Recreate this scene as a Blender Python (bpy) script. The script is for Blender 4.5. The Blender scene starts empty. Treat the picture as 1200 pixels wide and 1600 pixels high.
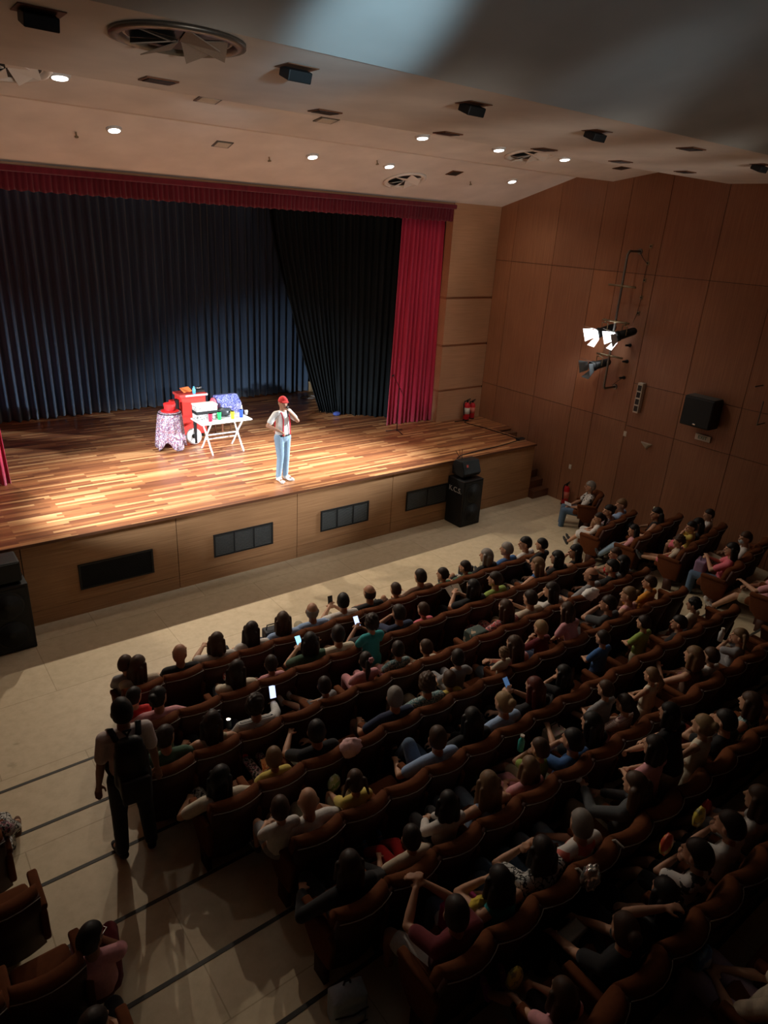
import bpy, bmesh, math, random
import numpy as np
from mathutils import Vector, Matrix
random.seed(7); RNG = np.random.RandomState(5)
SC = bpy.context.scene; COL = SC.collection
PI = math.pi

# ---------------------------------------------------------------- camera
cam_d = bpy.data.cameras.new('camera'); cam = bpy.data.objects.new('camera', cam_d); COL.objects.link(cam)
FPX, PIT, YAW, ROL = 1067.883, -0.394066, 0.667871, 0.060200
CAM = Vector((-13.360413, -10.882926, 6.325928))
F_ = Vector((math.sin(YAW)*math.cos(PIT), math.cos(YAW)*math.cos(PIT), math.sin(PIT)))
R_ = Vector((math.cos(YAW), -math.sin(YAW), 0)); U_ = R_.cross(F_)
R2 = math.cos(ROL)*R_ + math.sin(ROL)*U_; U2 = -math.sin(ROL)*R_ + math.cos(ROL)*U_
cam.matrix_world = Matrix(((R2.x, U2.x, -F_.x, CAM.x), (R2.y, U2.y, -F_.y, CAM.y), (R2.z, U2.z, -F_.z, CAM.z), (0, 0, 0, 1)))
cam_d.sensor_fit = 'VERTICAL'; cam_d.sensor_height = 24; cam_d.lens = 24*FPX/1600; cam_d.clip_start = .05
SC.camera = cam

# ---------------------------------------------------------------- light and exposure
SC.view_settings.view_transform = 'Standard'; SC.view_settings.look = 'None'
SC.view_settings.gamma = 1; SC.view_settings.use_curve_mapping = False
SC.view_settings.exposure = 0.0
W = bpy.data.worlds.new('world'); SC.world = W; W.use_nodes = True
W.node_tree.nodes['Background'].inputs[0].default_value = (.9, .8, .7, 1)
W.node_tree.nodes['Background'].inputs[1].default_value = 0.0

def spot(name, loc, aim, energy, col, size=60, blend=.6, rad=.08):
    d = bpy.data.lights.new(name, 'SPOT'); d.energy = energy; d.color = col; d.spot_size = math.radians(size)
    d.spot_blend = blend; d.shadow_soft_size = rad
    o = bpy.data.objects.new(name, d); COL.objects.link(o); o.location = loc
    o.rotation_euler = (Vector(aim)-Vector(loc)).to_track_quat('-Z', 'Y').to_euler()
    return o
WARM = (1, .84, .66); COOL = (.86, .94, 1.0)
# front spotlights on the two side walls
spot('wall_spot_light', (-14.2, -1.3, 4.3), (-8.6, 2.1, 1.4), 4300, COOL, 38, .8)
spot('wall_spot_light', (-14.2, -1.8, 4.3), (-6.6, 3.8, 1.0), 3800, COOL, 44, .8)
spot('added_balcony_spot', (-9.6, -12.2, 6.4), (-7.0, 1.3, 1.5), 3600, (.95, .97, 1), 21, 1, .12)  # added front light on the performer, its fixture is unseen
# lamps on the bar behind the valance: light the stage and spill over its edge to the stalls
for x, e, ax in ((-12.0, 620, -11.2), (-9.3, 760, -9.0), (-7.0, 820, -6.9), (-5.6, 480, -6.2)):
    spot('stage_bar_light', (x, 4.25, 7.15), (ax, -1.4, .6), e*1.05, WARM, 88, .9, .05)
# added unseen spots that put a cool glow on the grey ceiling
spot('added_balcony_spot', (-11.4, -11.2, 6.6), (-10.15, -6.35, 7.54), 1500, (.58, .85, 1), 15, 1, .15)
spot('added_balcony_spot', (-9.2, -12.6, 5.9), (-8.2, -6.0, 7.4), 70, (.66, .88, 1), 84, 1, .3)
spot('added_balcony_spot', (-9.0, -11.2, 6.7), (-7.2, -5.9, 7.32), 120, (.72, .92, 1), 26, 1, .2)
for x, ax in ((-13, -13.2), (-11.4, -10.6), (-9.6, -8.0), (-8, -5.4), (-6.4, -2.8), (-5, -.4)): spot('added_balcony_spot', (x, -12.2, 5.6), (ax, .6, 7.75), 950, (1, .87, .74), 17, .9, .3)  # added warm uplights, unseen, to brighten the folded ceiling

# ---------------------------------------------------------------- materials
MATS = {}
def mat(name, col, rough=.8, metal=0, emit=None, estr=1, spec=.3, sheen=0, bump=0, bscale=60):
    if name in MATS: return MATS[name]
    m = bpy.data.materials.new(name); m.use_nodes = True; nt = m.node_tree; b = nt.nodes['Principled BSDF']
    b.inputs['Base Color'].default_value = (*col, 1); b.inputs['Roughness'].default_value = rough
    b.inputs['Metallic'].default_value = metal; b.inputs['Specular IOR Level'].default_value = spec
    if sheen: b.inputs['Sheen Weight'].default_value = sheen
    if emit: b.inputs['Emission Color'].default_value = (*emit, 1); b.inputs['Emission Strength'].default_value = estr
    n = nt.nodes.new('ShaderNodeTexNoise'); n.inputs['Scale'].default_value = bscale; n.inputs['Detail'].default_value = 3
    tc = nt.nodes.new('ShaderNodeTexCoord'); nt.links.new(tc.outputs['Object'], n.inputs['Vector'])
    mx = nt.nodes.new('ShaderNodeMix'); mx.data_type = 'RGBA'; mx.blend_type = 'MULTIPLY'; mx.inputs[0].default_value = .35
    mx.inputs[6].default_value = (*col, 1)
    rp = nt.nodes.new('ShaderNodeValToRGB'); rp.color_ramp.elements[0].color = (.7, .7, .7, 1); rp.color_ramp.elements[1].color = (1.15, 1.15, 1.15, 1)
    rp.color_ramp.elements[0].position = .3; rp.color_ramp.elements[1].position = .7
    nt.links.new(n.outputs['Fac'], rp.inputs[0]); nt.links.new(rp.outputs[0], mx.inputs[7]); nt.links.new(mx.outputs[2], b.inputs['Base Color'])
    if bump:
        bp = nt.nodes.new('ShaderNodeBump'); bp.inputs['Strength'].default_value = bump; bp.inputs['Distance'].default_value = .02
        nt.links.new(n.outputs['Fac'], bp.inputs['Height']); nt.links.new(bp.outputs[0], b.inputs['Normal'])
    MATS[name] = m; return m

def nodes(name):
    m = bpy.data.materials.new(name); m.use_nodes = True; nt = m.node_tree; MATS[name] = m
    return m, nt, nt.nodes['Principled BSDF'], nt.nodes.new('ShaderNodeTexCoord')
def ramp(nt, src, stops):
    r = nt.nodes.new('ShaderNodeValToRGB'); cr = r.color_ramp
    while len(cr.elements) < len(stops): cr.elements.new(.5)
    for e, (p, c) in zip(cr.elements, stops): e.position = p; e.color = (*c, 1)
    nt.links.new(src, r.inputs[0]); return r.outputs[0]

def wood(name, c1, c2, grain='Z', rough=.35, tint=None, scale=1.0):
    m, nt, b, tc = nodes(name)
    mp = nt.nodes.new('ShaderNodeMapping'); nt.links.new(tc.outputs['Object'], mp.inputs[0])
    s = {'Z': (26, 26, .7), 'X': (.7, 26, 26), 'Y': (26, .7, 26)}[grain]
    mp.inputs['Scale'].default_value = tuple(v*scale for v in s)
    n = nt.nodes.new('ShaderNodeTexNoise'); n.inputs['Scale'].default_value = 1.6; n.inputs['Detail'].default_value = 6; n.inputs['Roughness'].default_value = .6
    nt.links.new(mp.outputs[0], n.inputs['Vector'])
    c = ramp(nt, n.outputs['Fac'], ((.3, c1), (.7, c2)))
    n2 = nt.nodes.new('ShaderNodeTexNoise'); n2.inputs['Scale'].default_value = .8
    nt.links.new(tc.outputs['Object'], n2.inputs['Vector'])
    mx = nt.nodes.new('ShaderNodeMix'); mx.data_type = 'RGBA'; mx.blend_type = 'MULTIPLY'; mx.inputs[0].default_value = .6
    nt.links.new(c, mx.inputs[6]); nt.links.new(ramp(nt, n2.outputs['Fac'], ((.3, (.78, .76, .74)), (.7, (1.1, 1.08, 1.05)))), mx.inputs[7])
    out = mx.outputs[2]
    if tint:
        at = nt.nodes.new('ShaderNodeAttribute'); at.attribute_name = 'tint'
        mx2 = nt.nodes.new('ShaderNodeMix'); mx2.data_type = 'RGBA'; mx2.blend_type = 'MULTIPLY'; mx2.inputs[0].default_value = 1
        nt.links.new(out, mx2.inputs[6]); nt.links.new(at.outputs['Color'], mx2.inputs[7]); out = mx2.outputs[2]
    nt.links.new(out, b.inputs['Base Color']); b.inputs['Roughness'].default_value = rough; b.inputs['Specular IOR Level'].default_value = .35
    return m

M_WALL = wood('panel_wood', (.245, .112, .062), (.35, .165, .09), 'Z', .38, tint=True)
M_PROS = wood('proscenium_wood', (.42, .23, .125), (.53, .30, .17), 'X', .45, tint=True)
M_FASC = wood('fascia_wood', (.30, .155, .072), (.46, .255, .125), 'X', .42, tint=True)
M_DARKWOOD = wood('dark_wood', (.10, .04, .02), (.17, .07, .035), 'X', .4)

def floor_planks():
    m, nt, b, tc = nodes('stage_planks')
    mp = nt.nodes.new('ShaderNodeMapping'); nt.links.new(tc.outputs['Object'], mp.inputs[0])
    br = nt.nodes.new('ShaderNodeTexBrick'); br.inputs['Scale'].default_value = 1; br.inputs['Brick Width'].default_value = .85
    br.inputs['Row Height'].default_value = .075; br.inputs['Mortar Size'].default_value = .0012; br.offset = .37; br.offset_frequency = 3
    br.squash = 1.4; br.squash_frequency = 2
    br.inputs['Color1'].default_value = (0, 0, 0, 1); br.inputs['Color2'].default_value = (1, 1, 1, 1); br.inputs['Mortar'].default_value = (.2, .2, .2, 1)
    br.inputs['Bias'].default_value = 0
    nt.links.new(mp.outputs[0], br.inputs['Vector'])
    c = ramp(nt, br.outputs['Color'], ((0, (.16, .055, .026)), (.35, (.28, .105, .043)), (.65, (.40, .165, .065)), (1, (.64, .35, .155))))
    mp2 = nt.nodes.new('ShaderNodeMapping'); nt.links.new(tc.outputs['Object'], mp2.inputs[0]); mp2.inputs['Scale'].default_value = (1.5, 40, 1)
    n = nt.nodes.new('ShaderNodeTexNoise'); n.inputs['Scale'].default_value = 1; n.inputs['Detail'].default_value = 5; nt.links.new(mp2.outputs[0], n.inputs['Vector'])
    mx = nt.nodes.new('ShaderNodeMix'); mx.data_type = 'RGBA'; mx.blend_type = 'MULTIPLY'; mx.inputs[0].default_value = .8
    nt.links.new(c, mx.inputs[6]); nt.links.new(ramp(nt, n.outputs['Fac'], ((.3, (.65, .62, .6)), (.7, (1.2, 1.2, 1.2)))), mx.inputs[7])
    nt.links.new(mx.outputs[2], b.inputs['Base Color']); b.inputs['Roughness'].default_value = .34; b.inputs['Specular IOR Level'].default_value = .45
    return m
M_STAGE = floor_planks()

def floor_beige():
    m, nt, b, tc = nodes('hall_floor')
    n = nt.nodes.new('ShaderNodeTexNoise'); n.inputs['Scale'].default_value = 7; n.inputs['Detail'].default_value = 6; n.inputs['Roughness'].default_value = .65
    nt.links.new(tc.outputs['Object'], n.inputs['Vector'])
    c = ramp(nt, n.outputs['Fac'], ((.25, (.49, .40, .265)), (.5, (.57, .475, .325)), (.75, (.63, .53, .375))))
    n3 = nt.nodes.new('ShaderNodeTexNoise'); n3.inputs['Scale'].default_value = 3.1; n3.inputs['Detail'].default_value = 8
    nt.links.new(tc.outputs['Object'], n3.inputs['Vector'])
    st = ramp(nt, n3.outputs['Fac'], ((.0, (1, 1, 1)), (.70, (1, 1, 1)), (.78, (.72, .7, .66))))
    br = nt.nodes.new('ShaderNodeTexBrick'); br.inputs['Scale'].default_value = 1; br.inputs['Brick Width'].default_value = 1.9
    br.inputs['Row Height'].default_value = 1.42; br.inputs['Mortar Size'].default_value = .006; br.offset = .5
    br.inputs['Color1'].default_value = (1, 1, 1, 1); br.inputs['Color2'].default_value = (.95, .95, .93, 1); br.inputs['Mortar'].default_value = (.7, .67, .62, 1)
    mp = nt.nodes.new('ShaderNodeMapping'); mp.inputs['Location'].default_value = (.6, .5, 0); nt.links.new(tc.outputs['Object'], mp.inputs[0]); nt.links.new(mp.outputs[0], br.inputs['Vector'])
    a = nt.nodes.new('ShaderNodeMix'); a.data_type = 'RGBA'; a.blend_type = 'MULTIPLY'; a.inputs[0].default_value = 1
    nt.links.new(c, a.inputs[6]); nt.links.new(st, a.inputs[7])
    a2 = nt.nodes.new('ShaderNodeMix'); a2.data_type = 'RGBA'; a2.blend_type = 'MULTIPLY'; a2.inputs[0].default_value = 1
    nt.links.new(a.outputs[2], a2.inputs[6]); nt.links.new(br.outputs['Color'], a2.inputs[7])
    nt.links.new(a2.outputs[2], b.inputs['Base Color']); b.inputs['Roughness'].default_value = .5; b.inputs['Specular IOR Level'].default_value = .3
    return m
M_FLOOR = floor_beige()
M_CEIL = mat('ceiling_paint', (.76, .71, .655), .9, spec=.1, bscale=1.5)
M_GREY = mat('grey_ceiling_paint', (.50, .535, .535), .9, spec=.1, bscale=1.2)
M_BLACK = mat('black_plastic', (.012, .013, .014), .5); M_GRILLE = mat('speaker_grille', (.02, .024, .026), .6, bscale=300, bump=.4)
M_METAL = mat('grey_metal', (.22, .21, .19), .4, .8); M_STEEL = mat('steel', (.6, .6, .6), .25, 1)
M_BRASS = mat('dull_brass', (.30, .24, .15), .4, .6)
M_WHITE = mat('white_plastic', (.66, .66, .66), .45); M_OFFW = mat('cream_plastic', (.62, .57, .48), .5)
M_LAMP = mat('lamp_glow', (1, 1, 1), .5, emit=(1, .97, .9), estr=45)
M_DOWN = mat('downlight_glow', (1, 1, 1), .5, emit=(1, .96, .86), estr=9)
M_SEAT = mat('rust_velvet', (.115, .036, .0125), .9, spec=.12, bscale=25)
M_SEATD = mat('seat_shell', (.05, .016, .010), .6, bscale=20)
M_EDGE = mat('seat_piping', (.30, .27, .23), .5)
M_STRIP = mat('step_strip', (.045, .045, .04), .6)
M_RED = mat('red_plastic', (.62, .02, .03), .35); M_DVENT = mat('vent_black', (.018, .02, .022), .45)

def velvet(name, c1, c2, rough=.85, sh=.3):
    m, nt, b, tc = nodes(name)
    mp = nt.nodes.new('ShaderNodeMapping'); mp.inputs['Scale'].default_value = (9, 9, .35); nt.links.new(tc.outputs['Object'], mp.inputs[0])
    n = nt.nodes.new('ShaderNodeTexNoise'); n.inputs['Scale'].default_value = 1.4; n.inputs['Detail'].default_value = 5
    nt.links.new(mp.outputs[0], n.inputs['Vector']); nt.links.new(ramp(nt, n.outputs['Fac'], ((.3, c1), (.7, c2))), b.inputs['Base Color'])
    b.inputs['Roughness'].default_value = rough; b.inputs['Sheen Weight'].default_value = sh; b.inputs['Specular IOR Level'].default_value = .15
    return m
M_BLUE = velvet('navy_curtain', (.024, .042, .074), (.048, .078, .128)); M_BLK = velvet('black_curtain', (.007, .010, .012), (.014, .018, .020), .95, 0)
M_REDC = velvet('crimson_curtain', (.42, .02, .06), (.58, .04, .095)); M_VAL = velvet('maroon_valance', (.12, .010, .02), (.17, .015, .03))

def pattern(name, cols, scale=30, kind='noise', rough=.8):
    if name in MATS: return MATS[name]
    m, nt, b, tc = nodes(name)
    if kind == 'stripe':
        w = nt.nodes.new('ShaderNodeTexWave'); w.bands_direction = 'Z'; w.inputs['Scale'].default_value = scale; w.inputs['Distortion'].default_value = .3
        nt.links.new(tc.outputs['Object'], w.inputs['Vector']); src = w.outputs['Fac']
    elif kind == 'voronoi':
        w = nt.nodes.new('ShaderNodeTexVoronoi'); w.inputs['Scale'].default_value = scale; nt.links.new(tc.outputs['Object'], w.inputs['Vector'])
        s = nt.nodes.new('ShaderNodeSeparateColor'); nt.links.new(w.outputs['Color'], s.inputs[0]); src = s.outputs[0]
    else:
        w = nt.nodes.new('ShaderNodeTexNoise'); w.inputs['Scale'].default_value = scale; w.inputs['Detail'].default_value = 2
        nt.links.new(tc.outputs['Object'], w.inputs['Vector']); src = w.outputs['Fac']
    k = len(cols); lo, hi = ((.38, .62) if kind == 'noise' else (0, 1))
    r = nt.nodes.new('ShaderNodeValToRGB'); cr = r.color_ramp; cr.interpolation = 'CONSTANT'
    while len(cr.elements) < k: cr.elements.new(.5)
    for i, c in enumerate(cols): cr.elements[i].position = lo+(hi-lo)*i/k; cr.elements[i].color = (*c, 1)
    nt.links.new(src, r.inputs[0]); nt.links.new(r.outputs[0], b.inputs['Base Color']); b.inputs['Roughness'].default_value = rough
    return m

# ---------------------------------------------------------------- geometry helper
class G:
    def __init__(s): s.v = []; s.f = []; s.t = []; s.tint = (1, 1, 1)
    def add(s, V, F):
        o = len(s.v); s.v += [tuple(p) for p in V]; s.f += [tuple(i+o for i in f) for f in F]; s.t += [s.tint]*len(F); return s
    def box(s, c, d, rz=0, rx=0, ry=0):
        hx, hy, hz = d[0]/2, d[1]/2, d[2]/2
        V = [Vector((x, y, z)) for z in (-hz, hz) for y in (-hy, hy) for x in (-hx, hx)]
        M = Matrix.Rotation(rz, 3, 'Z') @ Matrix.Rotation(ry, 3, 'Y') @ Matrix.Rotation(rx, 3, 'X'); c = Vector(c)
        return s.add([M @ p + c for p in V], [(0, 2, 3, 1), (4, 5, 7, 6), (0, 1, 5, 4), (2, 6, 7, 3), (0, 4, 6, 2), (1, 3, 7, 5)])
    def bb(s, x0, x1, y0, y1, z0, z1): return s.box(((x0+x1)/2, (y0+y1)/2, (z0+z1)/2), (x1-x0, y1-y0, z1-z0))
    def prism(s, pts, axis, a, b):
        n = len(pts); V = []
        for t in (a, b):
            for u, w in pts: V.append({'X': (t, u, w), 'Y': (u, t, w), 'Z': (u, w, t)}[axis])
        return s.add(V, [tuple(range(n))[::-1], tuple(range(n, 2*n))]+[(i, (i+1) % n, (i+1) % n+n, i+n) for i in range(n)])
    def lathe(s, p1, p2, prof, n=16, side=None, sq=1.0):
        """prof = [(t along p1->p2, radius)]; sq squashes the direction perpendicular to side"""
        p1 = Vector(p1); p2 = Vector(p2); ax = p2-p1; L = ax.length; ax = ax/L if L > 1e-9 else Vector((0, 0, 1))
        u = Vector(side) if side is not None else (Vector((1, 0, 0)) if abs(ax.x) < .9 else Vector((0, 1, 0)))
        u = (u-ax*u.dot(ax)).normalized(); w = ax.cross(u); V = []; F = []; k = len(prof)
        for t, r in prof:
            for i in range(n):
                a = 2*PI*i/n; V.append(p1+ax*(t*L)+u*(math.cos(a)*r)+w*(math.sin(a)*r*sq))
        for j in range(k-1):
            for i in range(n):
                i2 = (i+1) % n; F.append((j*n+i, j*n+i2, (j+1)*n+i2, (j+1)*n+i))
        F.append(tuple(range(n))[::-1]); F.append(tuple((k-1)*n+i for i in range(n)))
        return s.add(V, F)
    def cyl(s, p1, p2, r1, r2=None, n=14, side=None, sq=1.0): return s.lathe(p1, p2, [(0, r1), (1, r1 if r2 is None else r2)], n, side, sq)
    def cone(s, p1, r1, p2, r2, side=None, sq=1.0, n=12):
        """rounded limb segment"""
        L = max((Vector(p2)-Vector(p1)).length, 1e-6); P = []
        for a in (85, 60, 32): a = math.radians(a); P.append((-math.sin(a)*r1/L*(sq if sq < 1 else 1), math.cos(a)*r1))
        P += [(0, r1), (1, r2)]
        for a in (32, 60, 85): a = math.radians(a); P.append((1+math.sin(a)*r2/L*(sq if sq < 1 else 1), math.cos(a)*r2))
        return s.lathe(p1, p2, P, n, side, sq)
    def ball(s, c, r, n=14, m=9, M=None, fn=None):
        c = Vector(c); r = Vector((r, r, r)) if not hasattr(r, '__len__') else Vector(r); V = []; F = []
        for j in range(1, m):
            t = PI*j/m
            for i in range(n):
                a = 2*PI*i/n; d = Vector((math.sin(t)*math.cos(a), math.sin(t)*math.sin(a), math.cos(t)))
                k = fn(d) if fn else 1
                p = Vector((d.x*r.x, d.y*r.y, d.z*r.z))*k; V.append(c+(M @ p if M else p))
        kt = fn(Vector((0, 0, 1))) if fn else 1; kb = fn(Vector((0, 0, -1))) if fn else 1
        pt = Vector((0, 0, r.z*kt)); pb = Vector((0, 0, -r.z*kb))
        V.append(c+(M @ pt if M else pt)); V.append(c+(M @ pb if M else pb)); T = len(V)-2
        for j in range(m-2):
            for i in range(n): i2 = (i+1) % n; F.append((j*n+i, (j+1)*n+i, (j+1)*n+i2, j*n+i2))
        for i in range(n): i2 = (i+1) % n; F.append((T, i, i2)); F.append((T+1, (m-2)*n+i2, (m-2)*n+i))
        return s.add(V, F)
    def tube(s, pts, r, n=8):
        for a, b in zip(pts, pts[1:]): s.cone(a, r, b, r, n=n)
        return s
    def mesh(s, name, smooth=True, bevel=0, remesh=0, soften=0, tint=False):
        me = bpy.data.meshes.new(name); me.from_pydata(s.v, [], s.f); me.update()
        if tint:
            at = me.color_attributes.new('tint', 'FLOAT_COLOR', 'CORNER'); k = 0
            for p, t in zip(me.polygons, s.t):
                for _ in p.loop_indices: at.data[k].color = (*t, 1); k += 1
        bm = bmesh.new(); bm.from_mesh(me); bmesh.ops.recalc_face_normals(bm, faces=bm.faces); bm.to_mesh(me); bm.free()
        if bevel or remesh:
            o = bpy.data.objects.new('tmp', me); COL.objects.link(o)
            if remesh:
                md = o.modifiers.new('r', 'REMESH'); md.mode = 'VOXEL'; md.voxel_size = remesh
                if soften: sm = o.modifiers.new('s', 'SMOOTH'); sm.factor = .5; sm.iterations = soften
            if bevel:
                md = o.modifiers.new('b', 'BEVEL'); md.width = bevel; md.segments = 2; md.limit_method = 'ANGLE'; md.angle_limit = math.radians(50)
            dg = bpy.context.evaluated_depsgraph_get(); me2 = bpy.data.meshes.new_from_object(o.evaluated_get(dg))
            bpy.data.objects.remove(o); bpy.data.meshes.remove(me); me = me2; me.name = name
        if smooth:
            for p in me.polygons: p.use_smooth = True
            if bevel and not remesh:
                pass
        return me
def link(name, me, m=None, parent=None, loc=None, rz=0, sc=None):
    o = bpy.data.objects.new(name, me); COL.objects.link(o)
    if m is not None:
        if len(me.materials) == 0: me.materials.append(m)
        o.material_slots[0].link = 'OBJECT'; o.material_slots[0].material = m
    if parent: o.parent = parent
    if loc is not None: o.location = loc
    if rz: o.rotation_euler = (0, 0, rz)
    if sc: o.scale = (sc, sc, sc)
    return o
def part(name, g, m, parent=None, smooth=False, bevel=0, loc=None, rz=0, **k):
    return link(name, g.mesh(name, smooth=smooth, bevel=bevel, **k), m, parent, loc, rz)
def tag(o, label, cat, group=None):
    o['label'] = label; o['category'] = cat
    if group: o['group'] = group
    return o
def thing(name, label, cat, loc=(0, 0, 0), rz=0, group=None):
    o = bpy.data.objects.new(name, None); COL.objects.link(o); o.location = loc; o.rotation_euler = (0, 0, rz); o.empty_display_size = .1
    return tag(o, label, cat, group)
def struct(name, g, m, **k):
    o = part(name, g, m, **k); o['kind'] = 'structure'; return o
def copytree(o, loc, rz=None, label=None):
    c = o.copy(); COL.objects.link(c); c.location = loc
    if rz is not None: c.rotation_euler = (0, 0, rz)
    if label: c['label'] = label
    for ch in [x for x in ALLOBJ(o)]:
        d = ch.copy(); COL.objects.link(d); d.parent = c
        for g in ALLOBJ(ch):
            e = g.copy(); COL.objects.link(e); e.parent = d
    return c
def ALLOBJ(o): return list(o.children)
ORD = ['first', 'second', 'third', 'fourth', 'fifth', 'sixth', 'seventh', 'eighth', 'ninth', 'tenth', 'eleventh', 'twelfth', 'thirteenth', 'fourteenth', 'fifteenth', 'sixteenth', 'seventeenth']
# ================================================================ THE ROOM
XL, XR, YB = -14.9, .6, -14.0
H = 1.467
RISE, PITCH, Y1 = .1, .852, -3.70
def rowy(k): return Y1-PITCH*(k-1)          # top of the seat backs of row k
def edge(k): return -3.63-PITCH*(k-1)       # edge of the step behind row k
# floor: one flat part, then broad steps of a hand's height
g = G(); g.bb(XL, XR, edge(1), 0.3, -.3, 0)
for k in range(1, 12): g.bb(XL, XR, edge(k+1) if k < 11 else YB, edge(k), -.3, RISE*k)
struct('floor', g, M_FLOOR)
for k in range(1, 11):
    g = G(); g.bb(XL+.02, XR-.02, edge(k)-.035, edge(k)+.004, RISE*k-.02, RISE*k+.004); struct('trim_%d' % k, g, M_STRIP)

# right wall: timber panels with open joints on a dark backing
g = G(); g.tint = (.25, .22, .2); g.bb(XR+.012, XR+.25, YB, 8.6, 0, 10.2)
ys = [2.69, 2.13, .79, -.45, -1.1, -2.05, -3.28, -4.55, -5.8, -7.0, -8.3, -9.6, -10.9, -12.2, YB]
zs1 = [0, 2.46, 5.70, 8.2]; zs2 = [0, 2.40, 3.38, 5.70, 8.2]
zs1b = [0, 1.35, 2.46, 5.70, 8.2]
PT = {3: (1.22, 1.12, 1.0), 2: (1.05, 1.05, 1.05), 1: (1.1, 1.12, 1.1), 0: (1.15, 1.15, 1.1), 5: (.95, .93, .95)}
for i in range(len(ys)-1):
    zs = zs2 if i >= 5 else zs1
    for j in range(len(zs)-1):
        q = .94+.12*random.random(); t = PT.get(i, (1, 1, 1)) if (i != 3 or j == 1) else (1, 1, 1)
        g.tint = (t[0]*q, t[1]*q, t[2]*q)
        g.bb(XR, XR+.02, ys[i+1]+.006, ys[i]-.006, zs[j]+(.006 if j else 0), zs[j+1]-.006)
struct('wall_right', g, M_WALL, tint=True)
# proscenium wall beside the curtain and across its left twin
g = G(); zz = [1.2, 2.30, 2.36, 3.50, 3.56, 4.71, 4.77, 7.2]
for i in range(len(zz)-1):
    gr = i % 2 == 1
    g.tint = (.72, .55, .48) if gr else (.96+.08*random.random(),)*3
    d = .03 if gr else 0
    g.bb(-1.03, XR, 2.69+d, 2.95, zz[i], zz[i+1]); g.bb(XL, -13.1, 2.69+d, 2.95, zz[i], zz[i+1])
g.tint = (1, 1, 1); g.bb(-13.1, -1.03, 2.72, 2.95, 6.9, 7.2)
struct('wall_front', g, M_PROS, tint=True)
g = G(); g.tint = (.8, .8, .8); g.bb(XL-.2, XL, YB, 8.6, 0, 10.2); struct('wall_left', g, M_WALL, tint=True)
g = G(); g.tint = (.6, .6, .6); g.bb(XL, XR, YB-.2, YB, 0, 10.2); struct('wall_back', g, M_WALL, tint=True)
M_BACKST = mat('backstage_paint', (.03, .035, .036), .9)
g = G(); g.bb(XL, XR+1.5, 8.4, 8.6, 0, 8); g.bb(XR+1.5, XR+1.7, 2.95, 8.6, 0, 8); g.bb(XL, XR+1.7, 2.95, 8.6, 8, 8.2); g.bb(XR, XR+1.5, 2.75, 2.95, 0, 8)
struct('wall_backstage', g, M_BACKST)
# folded ceiling over the front of the hall
prof = [(2.75, 6.96), (.43, 7.63), (-.58, 7.53), (-1.66, 7.69), (-3.23, 7.46), (-6.0, 7.45)]
g = G(); pts = prof+[(-6.0, 7.53), (-3.2, 7.56), (-1.66, 7.8), (-.58, 7.64), (.43, 7.74), (2.75, 7.08)]
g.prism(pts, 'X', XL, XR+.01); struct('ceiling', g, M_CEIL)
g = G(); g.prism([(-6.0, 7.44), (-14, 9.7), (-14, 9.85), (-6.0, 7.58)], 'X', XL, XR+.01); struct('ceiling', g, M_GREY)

# ================================================================ THE STAGE
st = thing('stage', 'raised timber stage with a polished plank deck and panelled wooden front', 'stage', (0, 0, 0))
g = G(); g.bb(XL, 0, -.03, 2.9, H-.05, H); g.bb(XL, XR+1.4, 2.68, 8.4, H-.05, H-.0005); g.bb(.0, XR, 1.4, 2.9, H-.05, H-.0005); part('deck', g, M_STAGE, st)
g = G(); g.bb(XL, -.02, .35, 1.2, .01, H-.06); part('stage_body', g, M_BACKST, st)
sx = [-14.28, -11.92, -9.43, -6.97, -4.58, -2.2, 0]
for a, b in zip([XL]+sx, sx):
    if b-a < .1: continue
    g = G(); q = .95+.1*random.random(); g.tint = (q, q, q)
    g.bb(a+.006, b-.006, 0, .04, .26, H-.05); g.bb(a+.006, b-.006, 0, .04, 0, .252)
    part('fascia_panel', g, M_FASC, st, tint=True)
g = G(); g.bb(-.04, 0, .04, 2.68, 0, H-.05); g.tint = (.9, .9, .9); part('side_panel', g, M_FASC, st, tint=True)
g = G(); g.bb(XL, .01, -.045, -.03, H-.045, H+.002); part('nosing', g, M_DARKWOOD, st)
M_BLADE = mat('vent_blade', (.2, .21, .2), .3, .6)
for a, b, n in ((-11.12, -9.88, 1), (-8.75, -7.52, 3), (-6.42, -5.21, 3), (-4.17, -2.95, 2)):
    v = thing('vent_grille', '', 'vent', ((a+b)/2, -.002, .69))
    w = (b-a)/2
    v['label'] = {-11.12: 'black mesh ventilation grille in the stage front, leftmost of the four', -8.75: 'three-section slatted grille in stage front, second from left',
                  -6.42: 'three-section slatted grille in the stage front below the performer', -4.17: 'two-section slatted grille in stage front beside the black loudspeaker'}[a]
    g = G(); g.bb(-w, w, -.006, 0, -.23, .23); part('backing', g, M_DVENT, v)
    g = G()
    for s in (-1, 1): g.bb(s*(w-.015)-.015, s*(w-.015)+.015, -.022, -.004, -.23, .23); g.bb(-w+.03, w-.03, -.022, -.004, s*.215-.015, s*.215+.015)
    for i in range(1, n): g.bb(-w+2*w*i/n-.01, -w+2*w*i/n+.01, -.022, -.004, -.2, .2)
    part('frame', g, M_BLACK, v)
    g = G()
    for i in range(16 if n > 1 else 26):
        z = -.19+.38*i/((16 if n > 1 else 26)-1); g.box((0, -.013, z), (2*w-.06, .010, .004), rx=.5 if n > 1 else 0)
    part('slats', g, M_BLADE if n > 1 else M_DVENT, v)
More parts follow.
